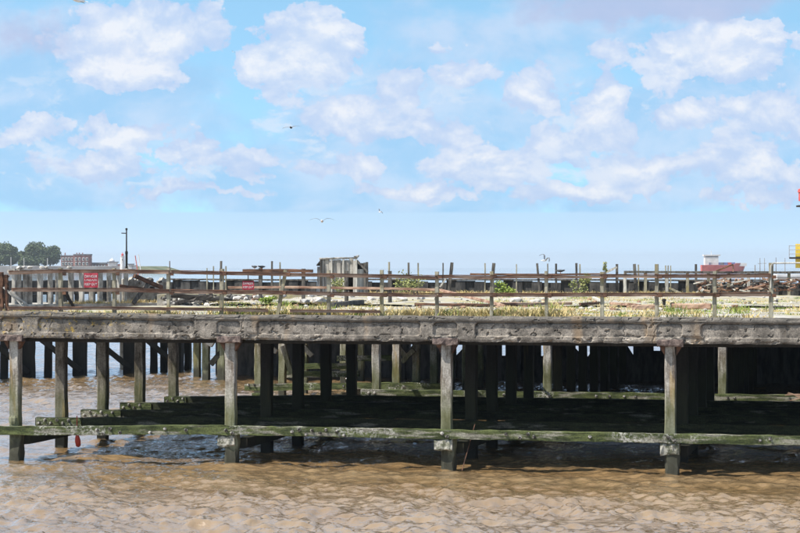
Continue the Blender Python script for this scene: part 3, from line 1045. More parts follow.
for px_ in (625, 645.5, 667, 687.5, 708.5, 729, 748.5, 769, 789):
    t_ = atY(px_, 273, YR - .2)
    MB().timber((t_.x, YR - .2, ZD - .05), (t_.x, YR - .2, t_.z), .12, .1, 5, .006).build('post', M_POSTPALE if int(px_) % 3 else M_POST, rear)
rail([(624, 272), (680, 272.2), (740, 272.5), (806, 272.5)], .08, .09, M_POSTDK, par=rear, y=YR - .28)
rail([(470, 274), (540, 274.5), (600, 274)], .06, .06, M_RUSTDK, par=rear, y=YR - .1)
rail([(603, 274), (617, 267)], .05, .08, M_POSTPALE, par=rear, y=YR - .15)
rail([(716, 271), (733, 264.5)], .05, .06, M_RUSTDK, par=rear, y=YR - .4)
rail([(733, 264), (733.2, 272)], .05, .05, M_RUST, par=rear, y=YR - .36)
rail([(440, 287), (447, 277)], .05, .06, M_POSTPALE, par=rear, y=YR - .3)
rail([(669, 288), (681, 293.5)], .07, .08, M_POST, par=rear, y=YR - .6)

par_ = empty('boarded_parapet', (atY(480, 293, YR + .45).x, YR + .45, ZD), 'low parapet of dark boards along the far side of the deck', 'parapet')
BP = [MB().timber((0, 0, -.05), (0, 0, .50 + .035 * s), .42, .07, 4, .006, .08, seed=s).mesh('board', M_DARKWALL) for s in range(4)]
x = atY(168, 290, YR + .45).x
xe = atY(806, 290, YR + .45).x
j = 0
while x < xe:
    if not (atY(318, 290, YR + .45).x < x < atY(362, 290, YR + .45).x):
        link('board', BP[(j * 7 + j // 3) % 4], (x, YR + .45 + .08 * (j % 2), ZD - .02), par_)
    x += .40; j += 1
for s in (-1, 1):
    a = atY(168 if s < 0 else 363, 290, YR + .3); b_ = atY(317 if s < 0 else 806, 290, YR + .3)
    MB().timber((a.x, YR + .45, ZD + .60), (b_.x, YR + .45, ZD + .60), .13, .06, 30, .01).build('coping_rail', M_POSTDK, par_)
# platform that carries the left end of the parapet
MB().span((atY(160, 290, YR).x, YR - .4, ZB), (XC[0] - .5, YE, ZD - .03)).build('deck_slab', M_DECK, back)
MB().span((atY(163, 290, 80).x, 79.6, 2.5), (XC[0] - .6, YR - .42, 3.05)).build('deck_slab', M_DECK, back)

# ------------------------------------------------------------------ ruined hut
YH = 80.0
h0 = atY(320.5, 259.3, YH); h1 = atY(357, 259.3, YH)
hut = empty('ruined_hut', ((h0.x + h1.x) / 2, YH, ZD), 'small ruined hut of grey ribbed concrete panels with holed walls and broken roof', 'hut')
zt = h0.z
n_ = 9
for q in range(n_):
    xa = h0.x + (h1.x - h0.x) * q / n_; xb = h0.x + (h1.x - h0.x) * (q + 1) / n_
    top_ = zt - .03 + .02 * math.sin(q * 2.1)
    off = .03 * (q % 2)
    if q == 6:
        MB().span((xa + .008, YH + off, zt - .62), (xb - .008, YH + .08 + off, top_)).build('wall_panel', M_HUT, hut)
        MB().span((xa + .008, YH + off, ZD - .1), (xb - .008, YH + .08 + off, ZD + .18)).build('wall_panel', M_HUT, hut)
    elif q == 7:
        MB().span((xa + .008, YH + off, zt - .60), (xb - .008, YH + .08 + off, top_ + .05)).build('wall_panel', M_PALECONC, hut)
    else:
        MB().span((xa + .008, YH + off, ZD - .1), (xb - .008, YH + .08 + off, top_)).build('wall_panel', M_HUT, hut)
for q in (0.02, .31, .64, .99):
    xa = h0.x + (h1.x - h0.x) * q
    MB().timber((xa, YH - .05, ZD - .1), (xa, YH - .05, zt), .07, .07, 5, .008).build('rib', M_POSTPALE if q > .2 else M_HUTDK, hut)
MB().span((h0.x + .02, YH + .12, ZD - .1), (h0.x + .1, YH + 1.5, zt - .1)).build('side_wall', M_HUTDK, hut)
MB().span((h1.x - .1, YH + .12, ZD - .1), (h1.x - .02, YH + 1.5, zt - .4)).build('side_wall', M_HUT, hut)
MB().span((h0.x, YH + 1.5, ZD - .1), (h1.x, YH + 1.58, zt - .15)).build('rear_wall', M_HUTDK, hut)
MB().timber((h0.x - .05, YH + .75, zt + .02), (h1.x - .35, YH + .75, zt + .05), 1.6, .06, 8, .015).build('roof', M_HUT, hut)
a = atY(317, 268, YH); 
MB().timber((h0.x + .05, YH + .6, zt - .02), (a.x - .02, YH + .6, a.z + .1), 1.2, .05, 3, .01).build('porch_roof', M_HUTDK, hut)
for q in (317.3, 319):
    p = atY(q, 268, YH)
    MB().timber((p.x, YH + .1, ZD - .05), (p.x, YH + .1, p.z + .05), .05, .05, 4, .004).build('porch_post', M_POSTDK, hut)
MB().timber((h1.x + .0, YH - .03, zt - .05), (h1.x + .45, YH - .03, zt - .52), .07, .07, 5, .01).build('broken_rafter', M_POSTDK, hut)
p = atY(354.5, 255.3, YH)
MB().rock((p.x - .05, YH + .7, zt + .12), .09, 4).build('loose_stone', M_STONE, hut)
MB().timber((h1.x - .1, YH + .1, zt), (h1.x - .1, YH + .1, zt + .13), .09, .09, 3, .004).build('stub_pipe', M_POSTDK, hut)
MB().timber((h1.x + .3, YH + .1, ZD - .05), (h1.x + .3, YH + .1, zt - .13), .09, .09, 4, .004).build('porch_post', M_POSTDK, hut)

# ------------------------------------------------------------------ broken concrete wall with fallen timbers (left)
aW, bW = onC(126, -.0), onC(171, 0)
wall = MB()
nseg = 40
vs = []
for i in range(nseg + 1):
    p = aW.lerp(bW, i / nseg)
    tp_ = 1.0 + .06 * math.sin(i * .9) + (.12 * ((i * 37) % 5) / 5 if i % 3 == 0 else 0) - (.35 if 27 < i < 33 else 0)
    for (o_, z_) in ((0, -.05), (0, tp_), (.25, tp_ - .03), (.25, -.05)):
        qv = p + nC * (o_ + .25)
        vs.append((qv.x, qv.y, ZC + z_))
fs = []
for i in range(nseg):
    for j in range(4):
        fs.append((i * 4 + j, i * 4 + 4 + j, i * 4 + 4 + (j + 1) % 4, i * 4 + (j + 1) % 4))
fs += [(0, 1, 2, 3), (nseg * 4 + 3, nseg * 4 + 2, nseg * 4 + 1, nseg * 4)]
wall.add(vs, fs)
wo_ = tag(wall.build('broken_wall', M_PALECONC), 'pale broken concrete wall with ragged top beside the row of posts', 'wall')
for (px_, py_, w1, h1_) in ((152, 288, .22, .12), (157, 298, .3, .16), (148, 301, .26, .12), (140, 283, .1, .1), (160, 282, .14, .08), (136, 302, .16, .1)):
    d = onC(px_, .22)
    zc_ = CAMZ - (py_ - 266.5) * d.length / F
    MB().timber(Vector((d.x - w1 / 2, d.y, zc_)), Vector((d.x + w1 / 2, d.y, zc_ + .03)), .06, h1_, 2, .015).build('dark_hole_patch', M_HUTDK, wo_)  # solid dark block painting the shade of a hole
fallen = [((134, 275.5), (182, 296), .16, M_RUSTDK, 'long dark fallen beam slanting across the pale broken wall'),
          ((152, 279), (133, 303.5), .15, M_POSTDK, 'dark prop leaning to the right against the pale broken wall'),
          ((188, 288), (172, 303.5), .16, M_POSTPALE, 'pale prop leaning to the right beside the dark fallen beam'),
          ((198, 300), (168, 292), .12, M_RUSTDK, 'dark timber sloping down to the right behind the pale leaning prop'),
          ((183, 302), (200, 294), .1, M_POST, 'thin grey timber rising to the right beyond the pale leaning prop'),
          ((64, 290), (74, 308), .11, M_BLACK, 'short black prop leaning behind the leftmost grey fence post'),
          ((120, 286), (160, 291), .12, M_RUSTDK, 'dark rusted bar lying across the foot of the pale broken wall')]
for (a, b_, wd_, m_, lb) in fallen:
    o_ = -.25
    p0 = onC(a[0], o_); p1 = onC(b_[0], o_)
    z0 = CAMZ - (a[1] - 266.5) / F * (p0.dot(FW)); z1 = CAMZ - (b_[1] - 266.5) / F * (p1.dot(FW))
    tag(MB().timber((p0.x, p0.y, z0), (p1.x, p1.y, z1), wd_, wd_, 6, .012).build('fallen_beam', m_), lb, 'timber')

# ------------------------------------------------------------------ loose things on the decks
def zdeck(x, y):
    return ZD - .02


loose = [((415, 305), (492, 306), .07, M_RUSTDK, 'dark rusty bar lying on the grass left of the fallen rail'),
         ((500, 305.2), (572, 304.6), .08, M_RUST, 'rusty bar lying on the deck behind the fence, centre right'),
         ((580, 305.3), (602, 304), .08, M_RUSTDK, 'short dark rusty bar beside the golden grass tuft'),
         ((593, 298.5), (603, 303), .09, M_POSTPALE, 'pale short plank sloping beside the grey fence post'),
         ((611, 304.6), (640, 306.6), .08, M_RUST, 'brown pipe end lying on the deck at right'),
         ((632, 309.5), (656, 309.5), .13, M_RUST, 'thick rusty pipe lying behind the tall fence post'),
         ((672, 308.5), (711, 308.8), .15, M_RUST, 'thickest rusty pipe lying on the deck with a dark end'),
         ((732, 309), (738, 309), .12, M_RUST, 'stub of rusty pipe right of the last but one post'),
         ((331, 307), (362, 304), .14, M_POSTDK, 'grey worn timber lying in the grass right of a fence post'),
         ((774, 308.5), (783, 308.5), .08, M_POSTDK, 'dark short timber on the ground by the last post')]
for (a, b_, wd_, m_, lb) in loose:
    p0 = atZ(a[0], a[1], ZD + .0); p1 = atZ(b_[0], b_[1], ZD + .0)
    p0.z = p1.z = ZD + wd_ * .42
    tag(MB().timber(p0, p1, wd_, wd_, 8, .008, .3).build('fallen_bar', m_), lb, 'bar')
for (px_, py_, h_, lb) in ((664, 305, .14, 'small dark bollard stub standing on the deck right of the tall post'), (672.5, 308.5, .12, 'black stub at the end of the thickest rusty pipe')):
    p = atZ(px_, py_, ZD)
    tag(MB().lathe((p.x, p.y, ZD - .03), [(.05, 0), (.05, h_), (.065, h_ + .01), (.065, h_ + .06), (.03, h_ + .08)], 10).build('mooring_stub', M_BLACK), lb, 'stub')
# rubble
rr = random.Random(21)
stones = [(305, 302.5, .17), (317, 301, .16), (320, 303, .2), (327, 298, .12), (372, 300, .16), (402, 300, .17), (420, 299.5, .17),
          (515, 301.5, .2), (536, 302.5, .14), (270, 299, .15), (283, 297, .14), (258, 298, .16), (245, 297, .13), (238, 299, .14), (311, 296, .12), (352, 297, .11), (334, 302, .11)]
ORD = 'first second third fourth fifth sixth seventh eighth ninth tenth eleventh twelfth thirteenth fourteenth fifteenth sixteenth seventeenth eighteenth'.split()
for q_, (px_, py_, s_) in enumerate(sorted(stones)):
    p = atZ(px_, py_, ZD)
    o = MB().rock((p.x, p.y, ZD + s_ * .25), s_, rr.random(), (1.4, 1, .55)).build('rubble_stone', M_STONE)
    tag(o, ORD[q_] + ' pale rubble lump from the left among those on the jetty deck', 'stone', 'pale rubble on the deck')
# bank of broken masonry below the parapet
mb = MB()
for q in range(260):
    px_ = rr.uniform(163, 262); y_ = rr.uniform(79.8, 82.7)
    X_ = atY(px_, 300, y_).x
    if X_ > XC[0] - .7:
        continue
    hgt = (y_ - 79.6) / 3.1 * .42
    mb.cur = rr.choice((0, 1, 1, 2, 3, 3))
    s_ = rr.uniform(.05, .17)
    mb.rock((X_, y_, 3.05 + hgt * rr.uniform(.2, 1)), s_, rr.random(), (1.3, 1, .7))
tag(mb.build('masonry_bank', [M_STONE, M_POSTDK, M_PALECONC, M_HUTDK]), 'bank of broken pale and dark masonry below the dark parapet at left', 'rubble', kind='stuff')
for (a, b_, wd_, m_, lb) in (((172, 295), (236, 302), .17, M_BLACK, 'long black trunk lying on the masonry bank at left'), ((176, 303), (212, 296), .13, M_HUTDK, 'dark timber crossing the long black trunk'), ((252, 304), (256, 294), .1, M_RUST, 'rusty stake standing askew left of the dark inner post')):
    p0 = atY(a[0], a[1], 79.7); p1 = atY(b_[0], b_[1], 79.7)
    tag(MB().timber(p0, p1, wd_, wd_, 8, .03, .3).build('fallen_timber', m_), lb, 'timber')
# fine debris nobody could count
mb = MB()
for q in range(170):
    px_, py_ = rr.uniform(225, 800), rr.uniform(294.5, 311)
    p = atZ(px_, py_, ZD)
    if 58.2 < p.y < 60.7:
        continue
    mb.cur = rr.choice((0, 0, 1, 2))
    mb.rock((p.x, p.y, ZD), rr.uniform(.03, .09), rr.random(), (1.3, 1, .7))
tag(mb.build('rubble', [M_STONE, M_POSTDK, M_RUST]), 'scattered small rubble and rusty scraps on the decks', 'rubble', kind='stuff')

# tangled scrap behind the right-hand rails
mb = MB()
for q in range(170):
    px_ = rr.uniform(698, 806)
    p = atY(px_, rr.uniform(279, 291), YR - .9 + rr.uniform(0, .5))
    dd = Vector((rr.uniform(-.5, .5), rr.uniform(-.1, .1), rr.uniform(-.13, .13)))
    mb.cur = rr.choice((0, 0, 1, 2, 3))
    mb.timber(p - dd / 2, p + dd / 2, rr.uniform(.03, .08), rr.uniform(.03, .08), 1, .01)
tag(mb.build('scrap_heap', [M_RUST, M_POSTPALE, M_RUSTDK, M_HUTDK]), 'tangle of rusty scrap and pale sticks heaped behind the right-hand rails', 'scrap', kind='stuff')

# ------------------------------------------------------------------ grass
def grass(name, mat, items, label):
    V_ = []; F_ = []
    r = random.Random(len(items))
    for (x, y, z, h, n, sp) in items:
        for q in range(n):
            bx_ = x + r.gauss(0, sp); by_ = y + r.gauss(0, sp * .7)
            a = r.uniform(0, 6.28); wd_ = r.uniform(.006, .014)
            hh = h * r.uniform(.45, 1.1)
            lx, ly = r.gauss(0, .55) * hh, r.gauss(0, .55) * hh
            o = len(V_)
            c, s = math.cos(a) * wd_, math.sin(a) * wd_
            V_ += [(bx_ - c, by_ - s, z), (bx_ + c, by_ + s, z), (bx_ + lx * .4 + c * .7, by_ + ly * .4 + s * .7, z + hh * .6), (bx_ + lx * .4 - c * .7, by_ + ly * .4 - s * .7, z + hh * .6), (bx_ + lx, by_ + ly, z + hh * (1 - .12 * abs(lx)))]
            F_ += [(o, o + 1, o + 2, o + 3), (o + 3, o + 2, o + 4)]
    me = bpy.data.meshes.new(name); me.from_pydata(V_, [], F_); me.materials.append(mat)
    return tag(link(name, me, (0, 0, 0)), label, 'grass', kind='stuff')


items = []; gitems = []
for q in range(1100):
    px_ = rr.uniform(-5, 800)
    y_ = Y0 + .28 + abs(rr.gauss(0, .55))
    dens = float(sst(fbm(np.array([px_ * .021]), np.array([y_ * .4]), 41, 3), .38, .6)[0])
    if 190 < px_ < 590:
        dens = max(dens * 1.2, .22)
    if px_ > 590:
        dens *= .38
    if rr.random() > dens:
        continue
    X_ = atY(px_, 310, y_).x
    it = (X_, y_, ZD - .03, rr.uniform(.04, .30) ** 1.25 * (1.35 if 200 < px_ < 580 else .8), rr.randint(12, 38), rr.uniform(.04, .20))
    (gitems if rr.random() < .16 else items).append(it)
for q in range(900):
    px_ = rr.uniform(200, 806); y_ = rr.uniform(47.5, 58) if rr.random() < .45 else rr.uniform(61, 82)
    X_ = atY(px_, 300, y_).x
    if fbm(np.array([X_ * .35]), np.array([y_ * .3]), 51, 3)[0] < .47 or (X_ < XC[0] - .3 and y_ > 58) or X_ < XL + .3 + (0 if y_ < 58 else .2):
        continue
    it = (X_, y_, ZD - .03, rr.uniform(.035, .10) if y_ > 60 or rr.random() < .8 else rr.uniform(.1, .22), rr.randint(18, 46), rr.uniform(.08, .42))
    (gitems if rr.random() < (.3 if px_ < 640 else .5) else items).append(it)
for q in range(330):
    px_ = rr.uniform(372, 700)
    X_ = atY(px_, 290, YR - .4).x
    items.append((X_, YR - .4 + rr.uniform(-.5, .2), ZD - .03, rr.uniform(.06, .24), rr.randint(10, 22), .12))
for q in range(120):
    p = onC(rr.uniform(64, 172), -.12)
    items.append((p.x, p.y, ZC - .02, rr.uniform(.08, .22), 14, .1))
grass('dry_grass', M_DRY, items, 'straw coloured dry grass growing along the jetty edge and decks')
grass('green_grass', M_GREEN, gitems, 'short green weeds among the dry grass on the decks')


def leaf_cloud(n, blobs_, sz, r):
    V_ = []; F_ = []
    for q in range(n):
        (cx, cy, cz, rx, ry, rz) = r.choice(blobs_)
        d = Vector((r.gauss(0, 1), r.gauss(0, 1), r.gauss(0, 1))).normalized() * (r.random() ** .4)
        p = Vector((cx + d.x * rx, cy + d.y * ry, cz + d.z * rz))
        a = Vector((r.gauss(0, 1), r.gauss(0, 1), r.gauss(0, 1))).normalized()
        b_ = a.orthogonal().normalized()
        s = sz * r.uniform(.6, 1.3)
        o = len(V_)
        V_ += [tuple(p - a * s), tuple(p + b_ * s * .55), tuple(p + a * s), tuple(p - b_ * s * .55)]
        F_.append((o, o + 1, o + 2, o + 3))
    return V_, F_


bushes = [(419, 278, 1.0, .62, 500, 'tall straggly yellow-green bush behind the rails left of centre', M_BUSH), (508, 288, .55, .28, 420, 'low bright green bush at the foot of the dark parapet', M_GREEN),
          (580, 285, .5, .42, 380, 'olive bush before the dark parapet right of centre', M_BUSH), (340, 287, .5, .32, 260, 'yellowish bush growing against the front of the ruined hut', M_BUSH),
          (268, 302, .28, .16, 220, 'small green weed clump left of the leaning fence post', M_GREEN), (605, 268, .10, .2, 90, 'spiky dark weed on top of a post end at right', M_BUSH)]
for (px_, py_, rx, rz, n_, lb, m_) in bushes:
    yb = {268: 62.5, 340: 78.5, 605: YR - .35}.get(px_, 81.2)
    c = atY(px_, py_, yb)
    zbase = ZD - .02
    b_ = empty('bush', (c.x, yb, zbase), lb, 'bush')
    bl = [(c.x + rr.uniform(-.8, .8) * rx, yb + rr.uniform(-.3, .3) * rx, max(zbase + .1, c.z + rr.uniform(-.8, .9) * rz), rx * .42, rx * .4, rz * .5) for q in range(7)]
    V_, F_ = leaf_cloud(n_, bl, .05, rr)
    V_ = [(x_, y_, max(z_, zbase + .01)) for (x_, y_, z_) in V_]
    me = bpy.data.meshes.new('foliage'); me.from_pydata(V_, [], F_); me.materials.append(m_)
    link('foliage', me, (0, 0, 0), b_)
    mb = MB()
    for q in bl:
        mb.tube([(c.x + (q[0] - c.x) * .2, yb, zbase - .02), (q[0], q[1], q[2])], .012, 5, radii=[.016, .006])
    mb.build('stems', M_POSTDK, b_)

# ------------------------------------------------------------------ small hanging things
p = atZ(241, 374, 0)
rg = empty('orange_rag', atY(243.5, 366, p.y - .3), 'orange rag with a trailing cord hanging on a pile under the rear jetty', 'rag')
a = atY(242.5, 353, p.y - .16); b_ = atY(245, 363, p.y - .2)
mb = MB().tube([a, a.lerp(b_, .4) + Vector((.06, -.05, 0)), b_], .1, 8, radii=[.04, .15, .07]); mb.build('cloth', M_ORANGE, rg, True)
MB().tube([atY(242, 353, p.y - .16), atY(242.3, 358, p.y - .17), atY(241.5, 361, p.y - .16)], .05, 6, radii=[.05, .07, .03]).build('red_patch', M_ORED, rg, True)
MB().tube([b_, atY(247, 366, p.y - .2), atY(249.5, 371.5, p.y - .18)], .025, 6).build('cord', M_POSTDK, rg)
a = atY(77, 434, Y0 + 1.0); b_ = atY(78.5, 447, Y0 + 1.0)
buoy = MB().tube([a + Vector((0, 0, .45)), a, a.lerp(b_, .15), a.lerp(b_, .5), a.lerp(b_, .9), b_], .05, 8, radii=[.012, .012, .05, .075, .065, .02]).build('red_float', M_ORED, None, True)
tag(buoy, 'narrow red float hanging below the front waling at left', 'float')
a = atY(797, 396, ROW[5] - .4)
dr = empty('driftwood', a, 'pink-brown driftwood twigs caught on the waling at the right edge', 'driftwood')
for q in range(7):
    MB().tube([a + Vector((.5, 0, -.05)), a + Vector((rr.uniform(.0, .3), 0, rr.uniform(-.12, .08))), a + Vector((rr.uniform(-.35, -.05), 0, rr.uniform(-.15, .12)))], .02, 5, radii=[.03, .02, .01]).build('twig', M_RUST, dr)
a = atY(475, 424, Y0 + .3); b_ = atY(462, 462, Y0 - .3)
tag(MB().tube([a, b_ + Vector((0, 0, -.2))], .012, 6).build('iron_rod', M_RUSTDK), 'thin iron rod slanting down into the water in front of the dark bay', 'rod')

# ------------------------------------------------------------------ gulls
def gull(loc, span, heading, flap, label, bank=0.0, perched=False, pitch=0.0, dark=False):
    g = empty('gull', loc, label, 'gull')
    R3 = (Matrix.Rotation(heading, 3, 'Z') @ Matrix.Rotation(bank, 3, 'Y') @ Matrix.Rotation(pitch, 3, 'X'))
    s = span / 1.2
    T = lambda p: Vector(loc) + R3 @ (Vector(p) * s)
    # body along +Y
    prof = [(-.25, .012, 0), (-.17, .045, 0), (-.06, .068, -.008), (.05, .065, -.008), (.12, .045, .0), (.165, .040, .018), (.20, .036, .02), (.225, .018, .016)]
    mb = MB()
    mb.tube([T((0, y, z)) for (y, r_, z) in prof], .05, 10, radii=[r_ * s for (_, r_, _) in prof])
    mb.build('body', M_GULLB if dark else M_GULLW, g, True)
    MB().tube([T((0, .22, .015)), T((0, .265, .008))], .01, 6, radii=[.012 * s, .004 * s]).build('beak', M_ORANGE, g)
    mb = MB()
    tv = [(-.02, -.2, .0), (.02, -.2, .0), (.055, -.33, 0), (-.055, -.33, 0)]
    mb.add([T((x, y, z + dz_)) for dz_ in (.006, -.006) for (x, y, z) in tv], [(0, 1, 2, 3), (7, 6, 5, 4), (0, 4, 5, 1), (1, 5, 6, 2), (2, 6, 7, 3), (3, 7, 4, 0)])
    mb.build('tail', M_GULLW, g)
    for sd_ in (-1, 1):
        mb = MB()
        sec = [(.04, .10, .02, .13, 0), (.20, .13, .02, .15, flap * .14), (.33, .11, .015, .13, flap * .17), (.48, .03, .01, .10, flap * .12), (.60, -.08, .004, .03, flap * .06)]
        if perched:
            sec = [(.05, .08, .02, .10, .02), (.068, .0, .02, .09, .015), (.06, -.1, .015, .07, .01), (.04, -.2, .01, .05, .01), (.02, -.28, .004, .03, .0)]
        vs = []
        for (x, y, th, ch, z) in sec:
            vs += [T((sd_ * x, y, z + th / 2)), T((sd_ * x, y - ch, z)), T((sd_ * x, y, z - th / 2))]
        fs = []
        for i in range(len(sec) - 1):
            for j_ in range(3):
                q = (j_ + 1) % 3
                fs.append((i * 3 + j_, i * 3 + q, i * 3 + 3 + q, i * 3 + 3 + j_))
        fs += [(0, 2, 1), (12, 13, 14)]
        mb.mi = []; mb.add(vs, fs)
        wobj = mb.build('wing', [M_GULLG, M_GULLB], g)
        n_ = len(wobj.data.polygons)
        wobj.data.polygons.foreach_set('material_index', [1 if (9 <= i < 12 or i == n_ - 1) else 0 for i in range(n_)])
    if perched:
        for sd_ in (-1, 1):
            MB().tube([T((sd_ * .03, 0, -.05)), T((sd_ * .03, 0, -.16))], .006, 5).build('leg', M_ORANGE, g)
    return g


gull(atD(291, 127.5, 130), 1.2, YAW + math.pi * .94, .3, 'dark gull flying with spread wings high left of centre', .12, dark=True)
gull(atD(322, 221, 98), 1.2, YAW + math.pi, .75, 'pale gull gliding low above the horizon with wings spread wide', 0)
gull(atD(380, 212, 260), 1.1, YAW + 1.0, 1.6, 'tiny gull flying near the centre, right of the pale gliding one', .5)
gull(atD(233, 52, 250), .6, YAW + .6, 1.2, 'speck of a gull, highest of the small far birds', .4)
gull(atD(544.5, 260.5, 78), .62, YAW - .9, 2.2, 'small white gull with raised wings landing above a fence post right of centre', .4)
gull(atD(77, -.6, 62), 1.28, YAW + math.pi * .62, .1, 'large gull cut off by the top edge of the picture', -.28, pitch=.2)
pw = atY(349.5, 378, ROW[6] - .1)
gull((pw.x, ROW[6] - .1, .86 + .105 + .10), .65, YAW + 1.5, 0, 'white gull perched on a green waling under the jetty', perched=True)
pg = atY(561, 270.7, YR)
gull((pg.x, YR - .12, pg.z), .95, YAW - 1.4, 0, 'brown gull perched on the rear rail beside thin posts', perched=True, dark=True)
for (px_, hd, lb) in ((254.5, .8, 'left of the two gulls perched on the dark inner rail'), (261.5, 2.2, 'right of the two gulls perched on the dark inner rail')):
    p = atY(px_, 266.6, Y2 - .09)
    gull((p.x, Y2 - .09, p.z), .72, YAW + hd, 0, lb, perched=True, dark=True)

# ------------------------------------------------------------------ lamp post, distant shore
YLP = 93.0
pl = atD(126.5, 268, YLP)
lp = empty('lamp_post', (pl.x, pl.y, 0), 'tall dark lamp post with a short arm to the left, behind the posts', 'lamp post')
zt = atD(126.5, 230, YLP).z
MB().tube([(pl.x, pl.y, -.5), (pl.x, pl.y, CAMZ + .6), (pl.x, pl.y, CAMZ + .62), (pl.x, pl.y, zt)], .07, 10, radii=[.06, .055, .036, .030]).build('pole', M_BLACK, lp)
zl = atD(126.5, 233.3, YLP).z
MB().tube([(pl.x, pl.y, zl), (pl.x - .24, pl.y, zl + .01)], .022, 8).build('arm', M_BLACK, lp)
MB().lathe((pl.x, pl.y, zt - .02), [(.03, 0), (.05, .03), (.05, .09), (.02, .11)], 10).build('cap', M_BLACK, lp)
MB().lathe((pl.x, pl.y, CAMZ + .55), [(.055, 0), (.065, .03), (.065, .12), (.04, .16)], 10).build('collar', M_BLACK, lp)

M_FARTREE = simple('tree_leaves', (.045, .07, .03), (.12, .15, .065), .12, .9, bstr=0)
M_BARK = simple('bark', (.06, .05, .04), (.12, .10, .08), 2, .9)
M_BRICK = simple('brick_wall', (.28, .11, .09), (.42, .20, .17), .4, .9)
M_FWHITE = simple('far_render', (.62, .60, .58), (.78, .76, .74), .3, .8)
M_GLASS = simple('dark_glass', (.03, .035, .04), (.06, .07, .08), .4, .2, spec=.5)
M_SLATE = simple('slate_roof', (.13, .13, .15), (.22, .22, .24), .4, .8)
M_SEAWALL = simple('sea_wall', (.20, .19, .19), (.32, .31, .30), .05, .9)
M_LAND = simple('shore_grass', (.08, .10, .04), (.16, .16, .08), .02, .95)
M_HULL = simple('red_hull', (.45, .07, .06), (.58, .13, .10), .1, .6)
M_YEL = simple('yellow_paint', (.70, .48, .04), (.82, .60, .10), 1.5, .6)
M_LRED = simple('red_paint', (.50, .05, .05), (.60, .10, .08), 1.5, .6)
M_BLUEC = simple('blue_container', (.10, .14, .36), (.16, .20, .44), .2, .7)

DS = 1500.0
e0, e1 = atD(-160, 268, DS), atD(147, 268, DS)
back_dir = FW * 260
mb = MB()
P = [e0, e1, e1 + back_dir, e0 + back_dir]
mid0 = atD(126, 268, DS); mid1 = mid0 + back_dir
Q = [e0, mid0, mid1, e0 + back_dir]
mb.add([(p.x, p.y, -2) for p in Q] + [(Q[0].x, Q[0].y, 4.6), (mid0.x, mid0.y, 4.4), (mid1.x, mid1.y, 4.9), (Q[3].x, Q[3].y, 5.4)], [(3, 2, 1, 0), (4, 5, 6, 7), (0, 1, 5, 4), (2, 3, 7, 6), (3, 0, 4, 7)])
P = [mid0, e1, e1 + back_dir, mid1]
mb.add([(p.x, p.y, -2) for p in P] + [(P[0].x, P[0].y, 4.4), (P[1].x, P[1].y, .2), (P[2].x, P[2].y, .3), (P[3].x, P[3].y, 4.9)], [(3, 2, 1, 0), (4, 5, 6, 7), (0, 1, 5, 4), (1, 2, 6, 5), (2, 3, 7, 6), (3, 0, 4, 7)])
tag(mb.build('far_shore', M_LAND), kind='structure')
a, b_ = e0 - FW * 3, mid0 - FW * 3
tag(MB().timber((a.x, a.y, 1.6), (b_.x, b_.y, 1.6), 3, 7.0, 30, .15).build('sea_wall', M_SEAWALL), 'grey sea wall along the far left shore below the trees', 'wall')


def far_tree(px_, D_, wpx, toppx, basepx, label, seed, n=7000):
    r = random.Random(seed)
    k = D_ / F
    c = atD(px_, 266, D_)
    R_ = wpx * k / 2
    zt_ = CAMZ + (266.5 - toppx) * k
    zb_ = CAMZ + (266.5 - basepx) * k
    t_ = empty('tree', (c.x, c.y, 4.6), label, 'tree', 'trees on the far shore')
    bl = []
    for q in range(26):
        f = r.random()
        zz = zb_ + (zt_ - zb_) * (.15 + .7 * f)
        rad = R_ * (1 - .75 * abs(f - .35) ** 1.3)
        an = r.uniform(0, 6.28); rr_ = rad * math.sqrt(r.random()) * .75
        s = R_ * r.uniform(.30, .50)
        bl.append((c.x + math.cos(an) * rr_, c.y + math.sin(an) * rr_, min(zz, zt_ - s * .6), s, s, s * .85))
    V_, F_ = leaf_cloud(n, bl, .75, r)
    me = bpy.data.meshes.new('crown'); me.from_pydata(V_, [], F_); me.materials.append(M_FARTREE)
    link('crown', me, (0, 0, 0), t_)
    mb = MB().tube([(c.x, c.y, 4.4), (c.x + .2, c.y, (zb_ + zt_) / 2), (c.x, c.y, zt_ - R_ * .4)], .5, 7, radii=[.6, .4, .12])
    for q in bl[:6]:
        mb.tube([(c.x, c.y, zb_ + (q[2] - zb_) * .4), q[:3]], .15, 5, radii=[.22, .06])
    mb.build('trunk', M_BARK, t_)


for q, (px_, D_, wp, tp_, bp, lb) in enumerate((
        (0, 1540, 32, 243, 264, 'leftmost tree on the far shore, cut by the picture edge'), (10, 1530, 19, 245.5, 265, 'narrow tree right of the leftmost one on the far shore'),
        (23, 1560, 16, 251, 265, 'small tree in the gap between the big far trees'), (36, 1545, 28, 242.5, 264, 'tallest tree on the far shore, left of the brick building'),
        (50, 1540, 26, 246.5, 264, 'broad tree beside the far brick building'), (29, 1520, 26, 256.5, 266, 'low pale bush-like tree before the tallest far tree'))):
    far_tree(px_, D_, wp, tp_, bp, lb, q + 3)

# brick terrace
kx = DS / F


def far_box(par, name, px0, px1, py0, py1, D_, depth, mat):
    a = atD(px0, py1, D_); b_ = atD(px1, py0, D_)
    mb = MB()
    vs = []
    for z_ in (a.z, b_.z):
        for (p, o_) in ((a, 0), (b_, 0), (b_, depth), (a, depth)):
            vs.append((p.x + FW.x * o_, p.y + FW.y * o_, z_))
    mb.add(vs, [(3, 2, 1, 0), (4, 5, 6, 7), (0, 1, 5, 4), (1, 2, 6, 5), (2, 3, 7, 6), (3, 0, 4, 7)])
    return mb.build(name, mat, par)


